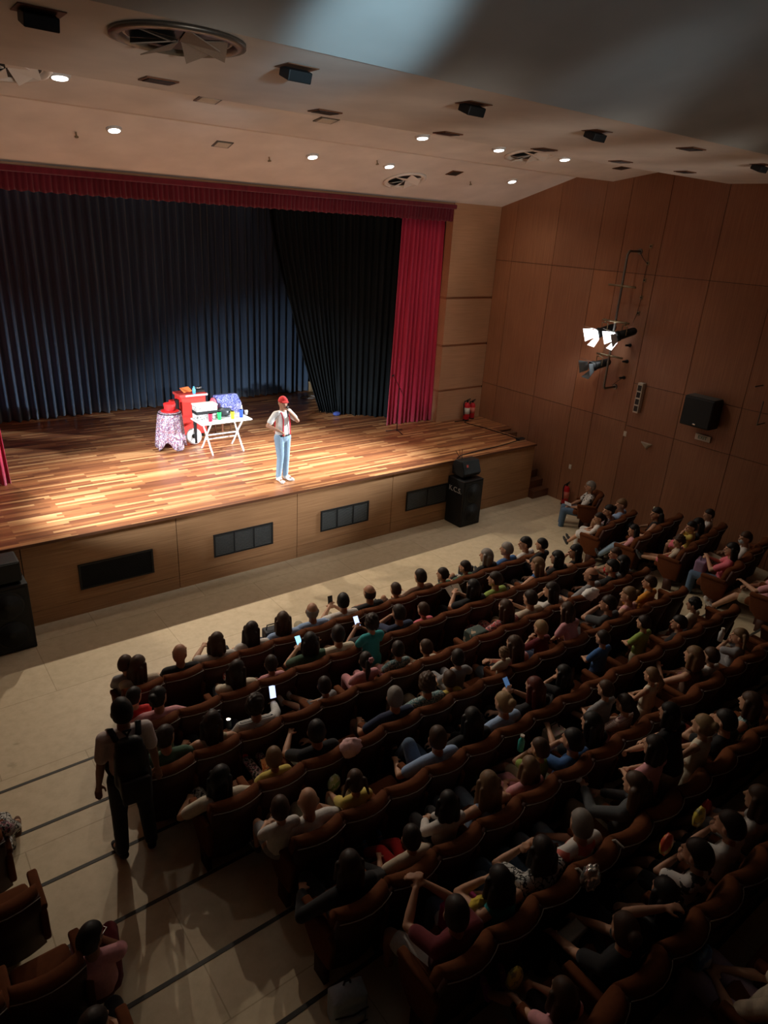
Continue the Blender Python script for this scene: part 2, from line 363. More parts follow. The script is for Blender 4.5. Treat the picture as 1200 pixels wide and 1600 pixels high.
# steps at the side
sp = thing('stage_steps', 'dark wooden steps between the stage side and the panelled wall', 'steps', (.3, .6, 0))
for i in range(7):
    z = (i+1)*H/7.4; y0 = -.15+i*.22
    g = G(); g.bb(-.29, .295, y0-.6, y0+.22-.6, 0, z); part('step', g, M_DARKWOOD, sp)

# ---------------------------------------------------------------- curtains
def curtain(name, label, cat, top, bot, ztop, zbot, m, wl=.17, amp=.05, seed=1, n=None, rows=10, group=None, gather=0):
    """hanging cloth from top line to bottom line ((x,y) lists), with folds"""
    r = random.Random(seed); P = lambda L, t: (Vector(L[0]).lerp(Vector(L[1]), t)) if len(L) == 2 else None
    def along(L, t):
        k = len(L)-1; i = min(int(t*k), k-1); f = t*k-i; return Vector(L[i]).lerp(Vector(L[i+1]), f)
    Lg = sum((Vector(b)-Vector(a)).length for a, b in zip(top, top[1:])); n = int(Lg/.022)
    ph = 0; phs = []; am = []; cw = wl; ca = amp
    for i in range(n+1):
        cw += (wl*(.6+.9*r.random())-cw)*.06; ca += (amp*(.35+1.2*r.random())-ca)*.06
        ph += 2*PI*(Lg/n)/cw; phs.append(ph); am.append(ca)
    g = G(); V = []; F = []
    for j in range(rows+1):
        t = j/rows; z = ztop+(zbot-ztop)*t
        for i in range(n+1):
            s = i/n; a = along(top, s); b = along(bot, s); p = a.lerp(b, t**(1+gather)); d = (Vector(top[-1])-Vector(top[0])).normalized(); nn = Vector((-d.y, d.x))
            k = am[i]*(.55+.6*t); o = math.sin(phs[i]+.25*math.sin(t*4+i*.03))*k+math.sin(phs[i]*.31+1)*k*.5
            o += (r.random()-.5)*.0 ; q = p-nn*o; V.append((q.x, q.y, z+(.012*math.sin(phs[i]*.5) if j == rows else 0)))
    for j in range(rows):
        for i in range(n): F.append((j*(n+1)+i, j*(n+1)+i+1, (j+1)*(n+1)+i+1, (j+1)*(n+1)+i))
    g.add(V, F); me = g.mesh(name); o = link(name, me, m); md = o.modifiers.new('s', 'SOLIDIFY'); md.thickness = .012
    return tag(o, label, cat, group)
curtain('backdrop_curtain', 'long navy pleated curtain across the back of the stage', 'curtain', [(-14.6, 7.2), (-2.35, 7.3)], [(-14.6, 7.2), (-2.35, 7.4)], 7.6, H+.02, M_BLUE, .2, .085, 3, rows=14)
curtain('leg_curtain', 'black side curtain swept aside on the right of the stage', 'curtain', [(-4.6, 5.3), (-3.2, 4.6)], [(-3.35, 5.0), (-2.95, 4.5)], 7.4, H+.02, M_BLK, .15, .08, 5, rows=16, gather=.6)
curtain('leg_curtain', 'black pleated side curtain hanging straight next to the crimson curtain', 'curtain', [(-3.3, 4.5), (-1.5, 3.5)], [(-3.0, 4.6), (-1.7, 3.5)], 7.4, H+.02, M_BLK, .17, .07, 6, rows=10)
curtain('leg_curtain', 'black side curtain hanging upstage behind the swept one', 'curtain', [(-4.2, 6.4), (-.8, 6.0)], [(-2.1, 6.4), (-.8, 6.0)], 7.4, H+.02, M_BLK, .2, .07, 16, rows=10, gather=.8)
curtain('house_curtain', 'crimson pleated curtain at the right edge of the stage opening', 'curtain', [(-2.32, 3.12), (-1.0, 3.02)], [(-2.5, 3.08), (-.98, 2.98)], 6.9, H+.015, M_REDC, .13, .055, 8, rows=8)
curtain('house_curtain', 'crimson pleated curtain at the left edge of the stage opening', 'curtain', [(-13.2, 3.02), (-11.66, 2.96)], [(-13.2, 3.0), (-11.50, 2.84)], 6.9, H+.015, M_REDC, .13, .055, 9, rows=8)
curtain('valance', 'maroon pleated valance hanging along the top of the stage opening', 'valance', [(-13.5, 2.72), (-1.02, 2.72)], [(-13.5, 2.74), (-1.02, 2.74)], 6.90, 6.55, M_VAL, .09, .03, 12, rows=5)
g = G(); g.bb(-13.5, -1.02, 2.60, 2.715, 6.83, 6.93); o = part('pelmet', g, M_VAL, bevel=.02); tag(o, 'maroon padded pelmet strip above the pleated valance', 'pelmet')
# lighting bar that carries the stage lamps, above the valance line
lb = thing('lighting_bar', 'black pipe with lamps hidden above the valance', 'lighting bar', (-8, 4.25, 7.3))
g = G(); g.cyl((-5.5, 0, 0), (5.5, 0, 0), .025); part('pipe', g, M_BLACK, lb)

# ================================================================ CEILING FITTINGS
def cz(y):
    for (a, za), (b, zb) in zip(prof, prof[1:]):
        if b <= y <= a: return za+(zb-za)*(y-a)/(b-a), math.atan2(zb-za, b-a)
def on_ceil(o, x, y):
    z, a = cz(y); a = math.atan(math.tan(a)); o.location = (x, y, z-.002); o.rotation_euler = (a, 0, 0)
DL = [(-10.98, -1.6), (-5.66, -1.52), (-3.97, -1.53), (-2.31, -1.59), (-9.62, .98), (-6.09, 1.05), (-4.34, 1.05), (-.87, 1.04)]
DN = ['above the left end of the stage front, brightest and nearest', 'just left of centre in the nearer row, throwing a streak', 'in the nearer row, second from its right end', 'at the right end of the nearer row',
      'farthest left in the row near the valance', 'left of the middle in the row near the valance', 'beside the round air diffuser near the valance', 'at the right end of the row near the valance']
for (x, y), lab in zip(DL, DN):
    t = thing('downlight', 'lit round downlight '+lab, 'ceiling light', group='lit ceiling downlights'); on_ceil(t, x, y)
    g = G(); g.lathe((0, 0, -.03), (0, 0, .01), [(0, .105), (.5, .115), (1, .12)], 24); part('ring', g, M_WHITE, t, True)
    g = G(); g.lathe((0, 0, -.045), (0, 0, -.02), [(0, .05), (.4, .085), (1, .09)], 20); part('lamp', g, M_DOWN, t, True)
    d = bpy.data.lights.new('downlight_lamp', 'SPOT'); d.energy = 50; d.color = (1, .90, .76); d.spot_size = math.radians(150); d.spot_blend = 1; d.shadow_soft_size = .06
    l = bpy.data.objects.new('downlight_lamp', d); COL.objects.link(l); l.location = (x, y, cz(y)[0]-.10)
for x, y, lab in ((-11.17, -5.5, 'large-looking in the near ceiling at upper left'), (-3.44, 1.67, 'just above the valance'), (-3.13, -1.5, 'between two lit downlights at right'), (-11.52, -1.61, 'half cut off at the left edge')):
    t = thing('air_diffuser', 'round metal air diffuser with angled vanes, '+lab, 'air vent', group='round ceiling diffusers'); on_ceil(t, x, y)
    g = G(); n = 32
    V = []; F = []
    ring = [(.46, -.0), (.46, -.025), (.40, -.035), (.37, .0), (.34, .10), (.345, .10), (.375, .02), (.41, -.01)]
    for k, (r, z) in enumerate(ring):
        for i in range(n): V.append((r*math.cos(2*PI*i/n), r*math.sin(2*PI*i/n), z))
    for k in range(len(ring)):
        k2 = (k+1) % len(ring)
        for i in range(n): F.append((k*n+i, k*n+(i+1) % n, k2*n+(i+1) % n, k2*n+i))
    g.add(V, F); part('rim', g, M_CEIL if y > -3 else M_METAL, t, True)
    g = G(); g.cyl((0, 0, -.004), (0, 0, .004), .35, n=32); part('throat', g, M_DVENT, t)
    for k in range(6):
        a = 2*PI*k/6+.3; g = G(); c, s = math.cos(a), math.sin(a); c2, s2 = math.cos(a+.75), math.sin(a+.75)
        g.add([(.02*c, .02*s, -.02), (.35*c, .35*s, -.012), (.34*c2, .34*s2, -.09), (.02*c, .02*s, -.012), (.35*c, .35*s, -.005), (.34*c2, .34*s2, -.082)],
              [(0, 1, 2), (5, 4, 3), (0, 3, 4, 1), (1, 4, 5, 2), (2, 5, 3, 0)]); part('vane', g, M_CEIL if y > -3 else mat('vane_tan', (.25, .2, .16), .6), t)
CL = ['nearest the left edge', 'above the lit stage middle', 'above the centre of the front rows', 'right of the middle', 'at the right edge']
for (x, y), lab in zip(((-12.05, -5.45), (-10.16, -5.38), (-8.25, -5.4), (-6.26, -5.32), (-2.54, -5.37)), CL):
    t = thing('ceiling_spotlight', 'dark recessed box spotlight in the near ceiling, '+lab, 'spotlight', (x, y, 7.45), group='dark box spotlights')
    g = G(); g.bb(-.14, .14, -.11, .11, -.006, .0); part('trim_plate', g, M_DARKWOOD, t)
    g = G(); g.box((0, .02, -.045), (.21, .16, .08), rx=.35); part('housing', g, M_BLACK, t, bevel=.008)
for x, y, lab in ((-10.67, -3.75, 'nearest the left downlight'), (-9.24, -1.61, 'right of the brightest downlight'), (-7.84, 1.04, 'between two stage-side downlights'), (-7.46, -1.56, 'left of the streaking downlight'),
               (-8.77, -3.6, 'directly above a similar lamp'), (-6.92, -3.55, 'next to the right-hand streaking downlight'), (-2.64, 1.02, 'right of the small round diffuser'), (-5.14, -3.58, 'touching the middle round diffuser'),
               (-3.47, -3.66, 'in the right part, upper of a pair'), (-.54, -1.58, 'in the right part, lower of a pair'), (-4.52, -5.44, 'alone near the right edge, by the grey ceiling'), (-1.8, -3.74, 'above the peak of the wall panels')):
    t = thing('recessed_lamp', 'unlit square recessed lamp, '+lab, 'ceiling light', group='unlit square ceiling lamps'); on_ceil(t, x, y)
    g = G(); g.bb(-.15, .15, -.12, .12, -.012, .0); part('frame', g, M_METAL if y > -3 and x < -7 else M_DARKWOOD, t)
    g = G(); g.bb(-.12, .12, -.09, .09, -.018, -.010); part('glass', g, M_OFFW if y > -3 and x < -7 else M_DVENT, t)
for x, y, lab in ((-10.1, 1.27, 'left'), (-6.82, 1.33, 'middle'), (-4.75, .9, 'small'), (-1.85, 1.35, 'right')):
    t = thing('sprinkler', 'tiny sprinkler head under the ceiling near the valance, %s one' % lab, 'sprinkler', group='ceiling sprinklers'); on_ceil(t, x, y)
    g = G(); g.cyl((0, 0, -.07), (0, 0, 0), .012); g.cyl((0, 0, -.075), (0, 0, -.06), .03, n=10); part('head', g, M_BRASS, t)

# ================================================================ RIGHT WALL FITTINGS
rig = thing('lighting_rig_pole', 'tall bent pipe on the right wall carrying stage spotlights', 'pole', (XR, -1.58, 3.2))
g = G(); g.tube([(0, 0, 0), (-.40, 0, 0), (-.44, 0, .05), (-.44, 0, 2.87), (-.38, 0, 2.95), (0, 0, 2.95)], .026); part('pipe', g, M_METAL, rig, True)
g = G()
for z in (0, 2.95): g.cyl((-.02, 0, z), (0, 0, z), .06)
part('flange', g, M_METAL, rig)
for z in (2.24, 1.49, .74):
    g = G(); g.cyl((-.44, -.34, z), (-.44, .34, z), .022); g.bb(-.475, -.405, -.03, .03, z-.03, z+.03); part('crossbar', g, M_BRASS, rig, True)
def stagelamp(name, label, y, z, aim, lit=True):
    t = thing(name, label, 'spotlight', (XR-.44, y, z), group='wall stage spotlights')
    d = (Vector(aim)-t.location).normalized(); q = d.to_track_quat('Y', 'Z'); M = q.to_matrix()
    def T(p): return M @ Vector(p)
    dz = -.24; c = Vector((0, 0, dz))
    g = G(); g.cone(c+T((0, -.22, 0)), .085, c+T((0, .12, 0)), .10, n=16); part('housing', g, M_BLACK, t, True)
    g = G(); g.lathe(c+T((0, .10, 0)), c+T((0, .2, 0)), [(0, .115), (1, .115)], 18); part('lens_tube', g, M_BLACK, t, True)
    g = G(); g.cyl(c+T((0, .195, 0)), c+T((0, .207, 0)), .10, n=18); part('lens', g, M_LAMP if lit else M_BLACK, t)
    for k, (u, w) in enumerate(((1, 0), (-1, 0), (0, 1), (0, -1))):
        g = G(); a = T((u*.115-w*.10, .2, w*.115-u*.10)); b = T((u*.115+w*.10, .2, w*.115+u*.10)); a2 = T((u*.22-w*.15, .37, w*.22-u*.15)); b2 = T((u*.22+w*.15, .37, w*.22+u*.15))
        e = T((u*.006, 0, w*.006)); g.add([c+p for p in (a, b, b2, a2, a+e, b+e, b2+e, a2+e)], [(0, 1, 2, 3), (7, 6, 5, 4), (0, 4, 5, 1), (1, 5, 6, 2), (2, 6, 7, 3), (3, 7, 4, 0)])
        part('barn_door', g, mat('barn_lit', (.75, .78, .8), .6) if lit else mat('barn_grey', (.12, .14, .15), .5), t)  # doors of lit lamps are paler: the lamp light is put into their colour
    g = G(); sx_ = T((.12, 0, 0)); g.tube([c+sx_, Vector((sx_.x, sx_.y, -.06)), Vector((-sx_.x, -sx_.y, -.06)), c-sx_], .010, 6); g.cyl((0, 0, -.06), (0, 0, .03), .018); part('yoke', g, M_BRASS, t)
    if lit:
        d = bpy.data.lights.new('lens_glow', 'POINT'); d.energy = 22; d.shadow_soft_size = .05; l = bpy.data.objects.new('lens_glow', d); COL.objects.link(l); l.location = t.location+c+T((0, .25, 0))
        p = t.location+c+T((0, .215, 0)); spot('stage_spotlight_beam', p, aim, lit, COOL, 37 if lit < 8000 else 44, .9)
    return t
stagelamp('stage_spotlight', 'lit stage spotlight on the rig, left of the bright pair', -1.32, 4.69, (-7.8, 2.2, 1.4), 6500)
stagelamp('stage_spotlight', 'lit long black stage spotlight on the rig, right of the bright pair', -1.84, 4.69, (-9.3, 4.0, .8), 9500)
stagelamp('stage_spotlight', 'unlit black stage spotlight with grey doors, lowest on the rig', -1.34, 3.94, (-7, 1.5, 2.0), False)
WALLTH = []
for z, lab in ((6.27, 'topmost'), (5.93, 'second'), (5.58, 'third'), (5.22, 'fourth'), (4.89, 'lowest')):
    t = thing('wall_socket', 'small brass socket beside the rig pipe, %s of five' % lab, 'socket', (XR, -1.82, z), group='sockets beside the rig')
    g = G(); g.bb(-.015, 0, -.035, .035, -.04, .04); part('plate', g, M_BRASS, t); g = G(); g.cyl((-.022, 0, 0), (-.014, 0, 0), .016); part('hole', g, M_BLACK, t)
for z, lab in ((4.18, 'upper'), (3.82, 'middle'), (3.45, 'lower')):
    t = thing('wall_plug', 'black plug sticking out of the wall right of the rig, %s one' % lab, 'plug', (XR, -1.77, z), group='plugs beside the rig')
    g = G(); g.cyl((-.13, .03, 0), (0, 0, 0), .022); g.cyl((-.02, 0, 0), (0, 0, 0), .04); part('body', g, M_BLACK, t, True)
g = G(); g.tube([(.58, -1.80, 6.2), (.585, -1.82, 5.93), (.585, -1.8, 5.58), (.58, -1.83, 5.22), (.58, -1.80, 4.9), (.56, -1.74, 4.6)], .004, 6); g.tube([(.56, -1.62, 6.12), (.57, -1.72, 6.0), (.585, -1.80, 5.93)], .006, 6); tag(part('power_cable', g, M_BLACK), 'thin black cable running down the wall between the brass sockets', 'cable')
g = G(); g.tube([(.57, -1.77, 3.45), (.5, -1.68, 3.36), (.45, -1.60, 3.25)], .006, 6); tag(part('power_cable', g, M_BLACK), 'thin cable from the lower plug to the foot of the rig pipe', 'cable')
# array of light / column speaker
t = thing('column_speaker', 'slim white column loudspeaker with four dark squares on the right wall', 'speaker', (XR, -2.29, 3.10))
g = G(); g.bb(-.12, 0, -.065, .065, -.34, .34); part('case', g, M_OFFW, t, bevel=.01)
for i in range(4): g = G(); g.bb(-.128, -.118, -.045, .045, -.30+i*.155, -.30+i*.155+.12); part('grille', g, M_DVENT, t)
t = thing('wall_speaker', 'big black box loudspeaker hung high on the right wall', 'speaker', (XR, -3.86, 3.17))
g = G(); g.bb(-.40, -.03, -.33, .33, -.31, .30); part('cabinet', g, M_BLACK, t, bevel=.03)
g = G(); g.bb(-.37, -.06, -.31, .31, .295, .31); part('top_panel', g, mat('speaker_top', (.09, .1, .1), .5), t)
g = G(); g.bb(-.41, -.395, -.30, .30, -.28, .27); part('grille', g, M_GRILLE, t); g = G(); g.bb(-.415, -.408, -.03, .03, -.26, -.235); part('badge', g, M_STEEL, t)
g = G(); g.bb(-.05, 0, -.1, .1, -.1, .1); part('bracket', g, M_METAL, t)
def text(name, s, size, m, parent, loc, rot, ext=.002):
    c = bpy.data.curves.new(name, 'FONT'); c.body = s; c.size = size; c.extrude = ext; c.align_x = 'CENTER'; c.align_y = 'CENTER'
    o = bpy.data.objects.new(name, c); COL.objects.link(o); c.materials.append(m); me = bpy.data.meshes.new_from_object(o); bpy.data.objects.remove(o); o = bpy.data.objects.new(name, me); COL.objects.link(o); o.parent = parent; o.location = loc; o.rotation_euler = rot; return o
t = thing('exit_sign', 'small white and green exit sign on the wall below the black loudspeaker', 'sign', (XR, -3.93, 2.60))
g = G(); g.bb(-.05, 0, -.17, .17, -.065, .065); part('box', g, M_OFFW, t, bevel=.008)
M_GREEN = mat('sign_green', (.02, .16, .08), .5); text('lettering', 'EXIT', .10, M_GREEN, t, (-.053, 0, 0), (PI/2, 0, -PI/2))
t = thing('wall_sconce', 'small triangular white wall lamp, unlit, on the right wall', 'lamp', (XR, -2.67, 2.08))
g = G(); g.add([(0, -.15, .06), (0, .15, .06), (0, .0, -.09), (-.09, -.1, .06), (-.09, .1, .06), (-.03, 0, -.06)], [(0, 1, 2), (3, 5, 4), (0, 3, 4, 1), (1, 4, 5, 2), (2, 5, 3, 0)]); part('shade', g, M_OFFW, t)
for y, z, lab in ((-2.08, 2.2, 'under the slim white column loudspeaker'), (-.72, .97, 'above the fire extinguisher by the front seats')):
    t = thing('switch_plate', 'small white switch plate '+lab, 'switch', (XR, y, z)); g = G(); g.bb(-.015, 0, -.04, .04, -.06, .06); part('plate', g, M_OFFW, t, bevel=.004); g = G(); g.bb(-.022, -.012, -.015, .015, -.02, .02); part('rocker', g, M_WHITE, t)
t = thing('wall_rail', 'thin bent metal rail on the wall at the right edge', 'rail', (XR, -4.95, 3.2))
g = G(); g.tube([(0, .12, .7), (-.3, .12, .7)], .014); g.tube([(0, -.1, 0), (-.3, -.1, 0), (-.3, -.1, .45)], .014); part('bar', g, M_METAL, t, True)

def extinguisher(label, x, y, z, s=1.0):
    t = thing('fire_extinguisher', label, 'fire extinguisher', (x, y, z), group=None); t.scale = (s, s, s)
    g = G(); g.lathe((0, 0, .02), (0, 0, .46), [(0, .06), (.03, .078), (.82, .078), (.93, .06), (1, .025)], 20); part('cylinder', g, M_RED, t, True)
    g = G(); g.cyl((0, 0, 0), (0, 0, .03), .08); part('base', g, M_BLACK, t)
    g = G(); g.cyl((0, 0, .45), (0, 0, .51), .022); g.box((.03, 0, .525), (.13, .025, .015), ry=-.25); g.box((.03, 0, .50), (.11, .022, .012), ry=.1); part('valve', g, M_BLACK, t)
    g = G(); g.tube([(-.02, 0, .49), (-.09, 0, .50), (-.12, 0, .42), (-.10, 0, .25), (-.09, -.01, .14)], .013); part('hose', g, M_BLACK, t, True)
    g = G(); g.lathe((0, 0, .17), (0, 0, .33), [(0, .0795), (1, .0795)], 20); part('paper_label', g, M_OFFW if 'label' in label else mat('label_red', (.7, .2, .15), .5), t, True); return t
extinguisher('larger red fire extinguisher with white label, standing against the proscenium wall', -.07, 2.52, H, 1.1)
extinguisher('slimmer red fire extinguisher standing nearer the corner of the side wall', .2, 2.58, H, 1.0)
extinguisher('red fire extinguisher standing on the hall floor by the front right seat', .42, -.85, .02, 1.1)

# ---------------------------------------------------------------- loudspeakers
def sub(label, loc, rz, txt):
    t = thing('subwoofer', label, 'speaker', loc, rz)
    g = G(); g.bb(-.31, .31, -.27, .27, .0, 1.12); part('cabinet', g, M_BLACK, t, bevel=.015)
    g = G(); g.bb(-.27, .27, -.282, -.268, .05, 1.07); part('front_grille', g, M_GRILLE, t)
    for z in (.32, .81):
        g = G(); g.lathe((0, -.283, z), (0, -.30, z), [(0, .23), (1, .215)], 28); part('woofer_ring', g, mat('ring_dark', (.02, .022, .023), .6), t, True)
        g = G(); g.lathe((0, -.302, z), (0, -.285, z), [(0, .20), (.9, .06), (1, .05)], 28); g.ball((0, -.30, z), (.055, .02, .055)); part('woofer_cone', g, mat('cone_dark', (.02, .022, .023), .7), t, True)
    if txt: text('lettering', txt, .17, mat('sticker_silver', (.55, .55, .55), .4), t, (-.313, .0, .86), (PI/2, 0, -PI/2))
    return t
sub('tall black double-woofer loudspeaker standing on the floor right of the stage grilles', (-2.66, -.30, 0), 0, 'K.C.S.')
sub('tall black loudspeaker cabinet cut off at the left edge of the photo', (-12.28, -.35, 0), 0, '')
def monitor(label, loc, rz, tilt=True):
    t = thing('stage_monitor', label, 'speaker', loc, rz)
    g = G(); pts = [(-.19, .02), (.17, .0), (.21, .08), (.10, .36), (-.12, .36), (-.20, .22)]; g.prism([(-a, b) for a, b in pts], 'X', -.27, .27); part('cabinet', g, M_BLACK, t, bevel=.012)
    g = G(); g.prism([(-.212, .085), (-.104, .352), (-.115, .357), (-.224, .09)], 'X', -.25, .25); part('grille', g, mat('monitor_grille', (.035, .045, .05), .5, bscale=200, bump=.3), t)
    g = G(); g.prism([(-.20, .30-.055), (-.18, .30), (-.187, .303), (-.207, .248)], 'X', -.19, -.14)
    part('logo', g, mat('logo_red', (.7, .12, .1), .5), t)
    g = G(); g.cyl((0, 0, -.06), (0, 0, .02), .05); g.bb(-.1, .1, -.08, .08, -.06, -.045); part('swivel', g, M_BLACK, t)
    return t
monitor('black wedge monitor with small red logo on top of the tall right loudspeaker', (-2.66, -.28, 1.18), 0)
t = thing('stage_monitor', 'black boxy monitor on the loudspeaker cut off at the left edge', 'speaker', (-12.32, -.35, 1.12))
g = G(); g.bb(-.30, .30, -.22, .2, .03, .36); part('cabinet', g, M_BLACK, t, bevel=.03); g = G(); g.bb(-.28, .28, -.235, -.215, .05, .34); part('grille', g, M_GRILLE, t)
g = G()
for dx in (-.06, 0, .05): g.tube([(-2.75+dx*.3, -.2, 1.53), (-2.75+dx, -.12, 1.62), (-2.75+dx*1.9, -.08, 1.72)], .006, 6)
tag(part('cable_tail', g, M_BLACK), 'splayed cable ends sticking up behind the wedge monitor', 'cable')
t = thing('stage_monitor', 'flat black unit with cables at the far right corner of the stage', 'speaker', (-.12, .42, H))
g = G(); g.bb(-.12, .12, -.06, .06, 0, .05); part('case', g, M_BLACK, t, bevel=.01)
for i in range(4): g = G(); g.cyl((-.08+.05*i, -.075, .03), (-.08+.05*i, -.055, .03), .012); part('socket', g, M_STEEL, t)
def snake(label, pts, r=.011):
    g = G(); P = [Vector(p) for p in pts]; Q = []
    for i in range(len(P)-1):
        a, b = P[max(i-1, 0)], P[min(i+2, len(P)-1)]
        for k in range(6):
            t_ = k/6; p0, p1, p2, p3 = a, P[i], P[i+1], b
            Q.append(.5*((2*p1)+(p2-p0)*t_+(2*p0-5*p1+4*p2-p3)*t_*t_+(3*p1-p0-3*p2+p3)*t_**3))
    Q.append(P[-1]); g.tube(Q, r, 6); return tag(part('stage_cable', g, M_BLACK, smooth=True), label, 'cable')
snake('black cable lying along the right side edge of the stage', [(-.1, .45, H+.012), (-.14, 1.0, H+.012), (-.2, 1.7, H+.012), (-.3, 2.3, H+.012), (-.05, 2.45, H+.012), (-.5, 2.5, H+.012)])
snake('black cable along the front edge of the stage to the monitor', [(-.2, .4, H+.012), (-.9, .28, H+.012), (-1.7, .22, H+.012), (-2.4, .15, H+.012), (-2.7, .02, H+.012)])
# mic stand
t = thing('microphone_stand', 'black microphone stand with boom in front of the crimson curtain', 'mic stand', (-2.6, 2.43, H))
for k in range(3): a = 2*PI*k/3+.4; g = G(); g.cone((0, 0, .06), .010, (.28*math.cos(a), .28*math.sin(a), .012), .010); part('leg', g, M_BLACK, t, True)
g = G(); g.cyl((0, 0, .03), (0, 0, 1.15), .011); part('pole', g, M_BLACK, t, True); g = G(); g.cone((.18, .03, .92), .008, (-.26, -.05, 1.5), .008); part('boom', g, M_BLACK, t, True)
g = G(); g.cone((-.26, -.05, 1.5), .02, (-.30, -.06, 1.48), .014); part('clip', g, M_BLACK, t)
# upstage right things behind the black curtain
t = thing('metal_rack', 'thin metal rack legs standing behind the black curtain', 'rack', (-2.3, 5.9, H))
for x, y in ((0, 0), (.5, 0), (0, .5), (.5, .5)): g = G(); g.cyl((x, y, 0), (x, y, .8), .015); part('leg', g, M_METAL, t)
g = G(); g.bb(0, .5, 0, .5, .3, .33); part('shelf', g, M_METAL, t)
t = thing('crate', 'low wooden crate in the dark behind the black curtain', 'crate', (-1.9, 7.4, H))
g = G(); g.bb(-.4, .4, -.2, .2, 0, .28); part('box', g, mat('crate_wood', (.25, .17, .09), .7), t, bevel=.01); g = G(); g.bb(-.42, .42, -.22, .22, .28, .31); part('lid', g, mat('crate_lid', (.35, .26, .15), .7), t)
g = G(); r = random.Random(3)
g.tube([(-2.75+.25*math.cos(a*.7)+.02*r.random(), 6.6+.18*math.sin(a*.7), H+.012+.01*r.random()) for a in range(22)], .012, 6)
tag(part('coiled_cable', g, mat('cable_grey', (.3, .3, .3), .6)), 'pale coiled cable on the boards near the navy curtain end', 'cable')
g = G(); g.ball((-3.12, 4.45, H+.06), (.12, .08, .06)); tag(part('cloth_bundle', g, mat('blue_cloth', (.05, .08, .3), .8), smooth=True), 'small blue bundle at the foot of the black curtain', 'cloth')
for (x, y) in ((-9.0, 3.2), (-9.1, 3.4))[:0]: pass

# ================================================================ MAGICIAN'S PROPS
tb = thing('folding_table', 'white folding plastic table with crossed curved legs on stage', 'table', (-7.13, 3.06, H))
g = G(); g.bb(-.60, .60, -.31, .31, .695, .73); part('tabletop', g, M_WHITE, tb, bevel=.012)
for sx_ in (-1, 1):
    x = sx_*.37
    for s in (-1, 1):
        g = G(); g.tube([(x, s*.30, .012), (x, s*.20, .12), (x, s*.05, .32), (x, -s*.06, .46), (x, -s*.20, .62), (x, -s*.27, .695)], .019, 8); part('leg', g, M_WHITE, tb, True)
g = G(); g.cyl((-.37, 0, .38), (.37, 0, .38), .015); g.cyl((-.37, .09, .26), (.37, .09, .26), .013); part('crossbar', g, M_WHITE, tb, True)
ZT = H+.731
def cup(label, x, y, m, h=.17, r=.045):
    t = thing('cup', label, 'cup', (x, y, ZT), group='coloured cups on the table')
    g = G(); g.lathe((0, 0, 0), (0, 0, h), [(0, r*.85), (.97, r), (1, r*1.04)], 18); part('body', g, m, t, True)
    g = G(); g.lathe((0, 0, h), (0, 0, h-.02), [(0, r*1.05), (1, r*.9)], 18); part('rim', g, m, t, True)
cup('red cup at the left of the white table', -7.45, 2.93, mat('cup_red', (.6, .02, .06), .35))
cup('green cup on the white table between red and yellow', -7.22, 2.98, mat('cup_green', (.02, .55, .12), .35))
cup('yellow cup on the white table between green and blue', -6.93, 2.92, mat('cup_yellow', (.8, .6, .03), .35))
cup('blue cup toward the right of the white table', -6.70, 2.96, mat('cup_blue', (.03, .08, .6), .35), .18)
t = thing('bottle', 'clear pale water bottle at the right end of the white table', 'bottle', (-6.60, 3.15, ZT))
g = G(); g.lathe((0, 0, 0), (0, 0, .2), [(0, .03), (.05, .035), (.6, .035), (.85, .015), (1, .013)], 14); part('body', g, mat('pale_plastic', (.6, .66, .75), .15), t, True); g = G(); g.cyl((0, 0, .2), (0, 0, .22), .015); part('cap', g, M_WHITE, t)
g = G(); g.lathe((0, 0, 0), (0, 0, .1), [(0, .03), (1, .04)], 12); o = part('small_cup', g, M_WHITE, smooth=True); o.location = (-6.50, 3.12, ZT); tag(o, 'small white cup next to the pale bottle', 'cup')
pm = pattern('newsprint', [(.5, .5, .48), (.08, .08, .08), (.55, .55, .52), (.35, .35, .33)], 16)
t = thing('magic_box', 'black and white printed box with a black band on the table', 'box', (-7.45, 3.22, ZT))
g = G(); g.bb(-.24, .24, -.13, .13, 0, .30); part('carton', g, pm, t, bevel=.006); g = G(); g.bb(-.245, .245, -.135, .135, .12, .19); part('band', g, M_BLACK, t); g = G(); g.bb(-.25, .25, -.14, .14, .30, .33); part('lid', g, mat('lid_white', (.5, .52, .5), .5), t)
g = G(); g.ball((0, 0, .1), (.2, .13, .1), fn=lambda d: 1+.12*math.sin(7*d.x+3*d.z)); o = part('black_bag', g, mat('bag_black', (.03, .035, .04), .35), smooth=True); o.location = (-7.03, 3.2, ZT); tag(o, 'crumpled glossy black bag behind the cups', 'bag')
# red trolley case
t = thing('trolley_case', 'tall red upright magician cabinet on a trolley behind the table', 'case', (-7.35, 4.28, H))
mr = mat('case_red', (.72, .035, .03), .4)
g = G(); g.bb(-.30, .30, -.2, .2, .12, 1.02); part('cabinet', g, mr, t, bevel=.02); g = G(); g.bb(-.33, .33, -.23, .23, 1.02, 1.08); part('lid', g, mat('lid_red', (.6, .06, .05), .4), t, bevel=.01); g = G(); g.bb(-.2, .335, -.24, -.225, 1.03, 1.07); part('lid_strip', g, mat('lid_grey', (.5, .5, .5), .4), t)
g = G(); g.bb(-.28, .28, -.212, -.198, .16, .55); g.bb(-.28, .28, -.212, -.198, .6, .98); part('door', g, mat('case_red2', (.8, .05, .04), .35), t)
for x in (-.25, .25): g = G(); g.cyl((x, 0, 0), (x, 0, .12), .04); part('caster', g, M_BLACK, t)
g = G(); g.bb(-.37, -.31, -.1, .05, .2, .95); part('side_strap', g, M_BLACK, t, bevel=.01)
g = G(); g.bb(-.45, -.31, .0, .2, .1, .9); part('side_box', g, mr, t, bevel=.02)
ZC = H+1.081
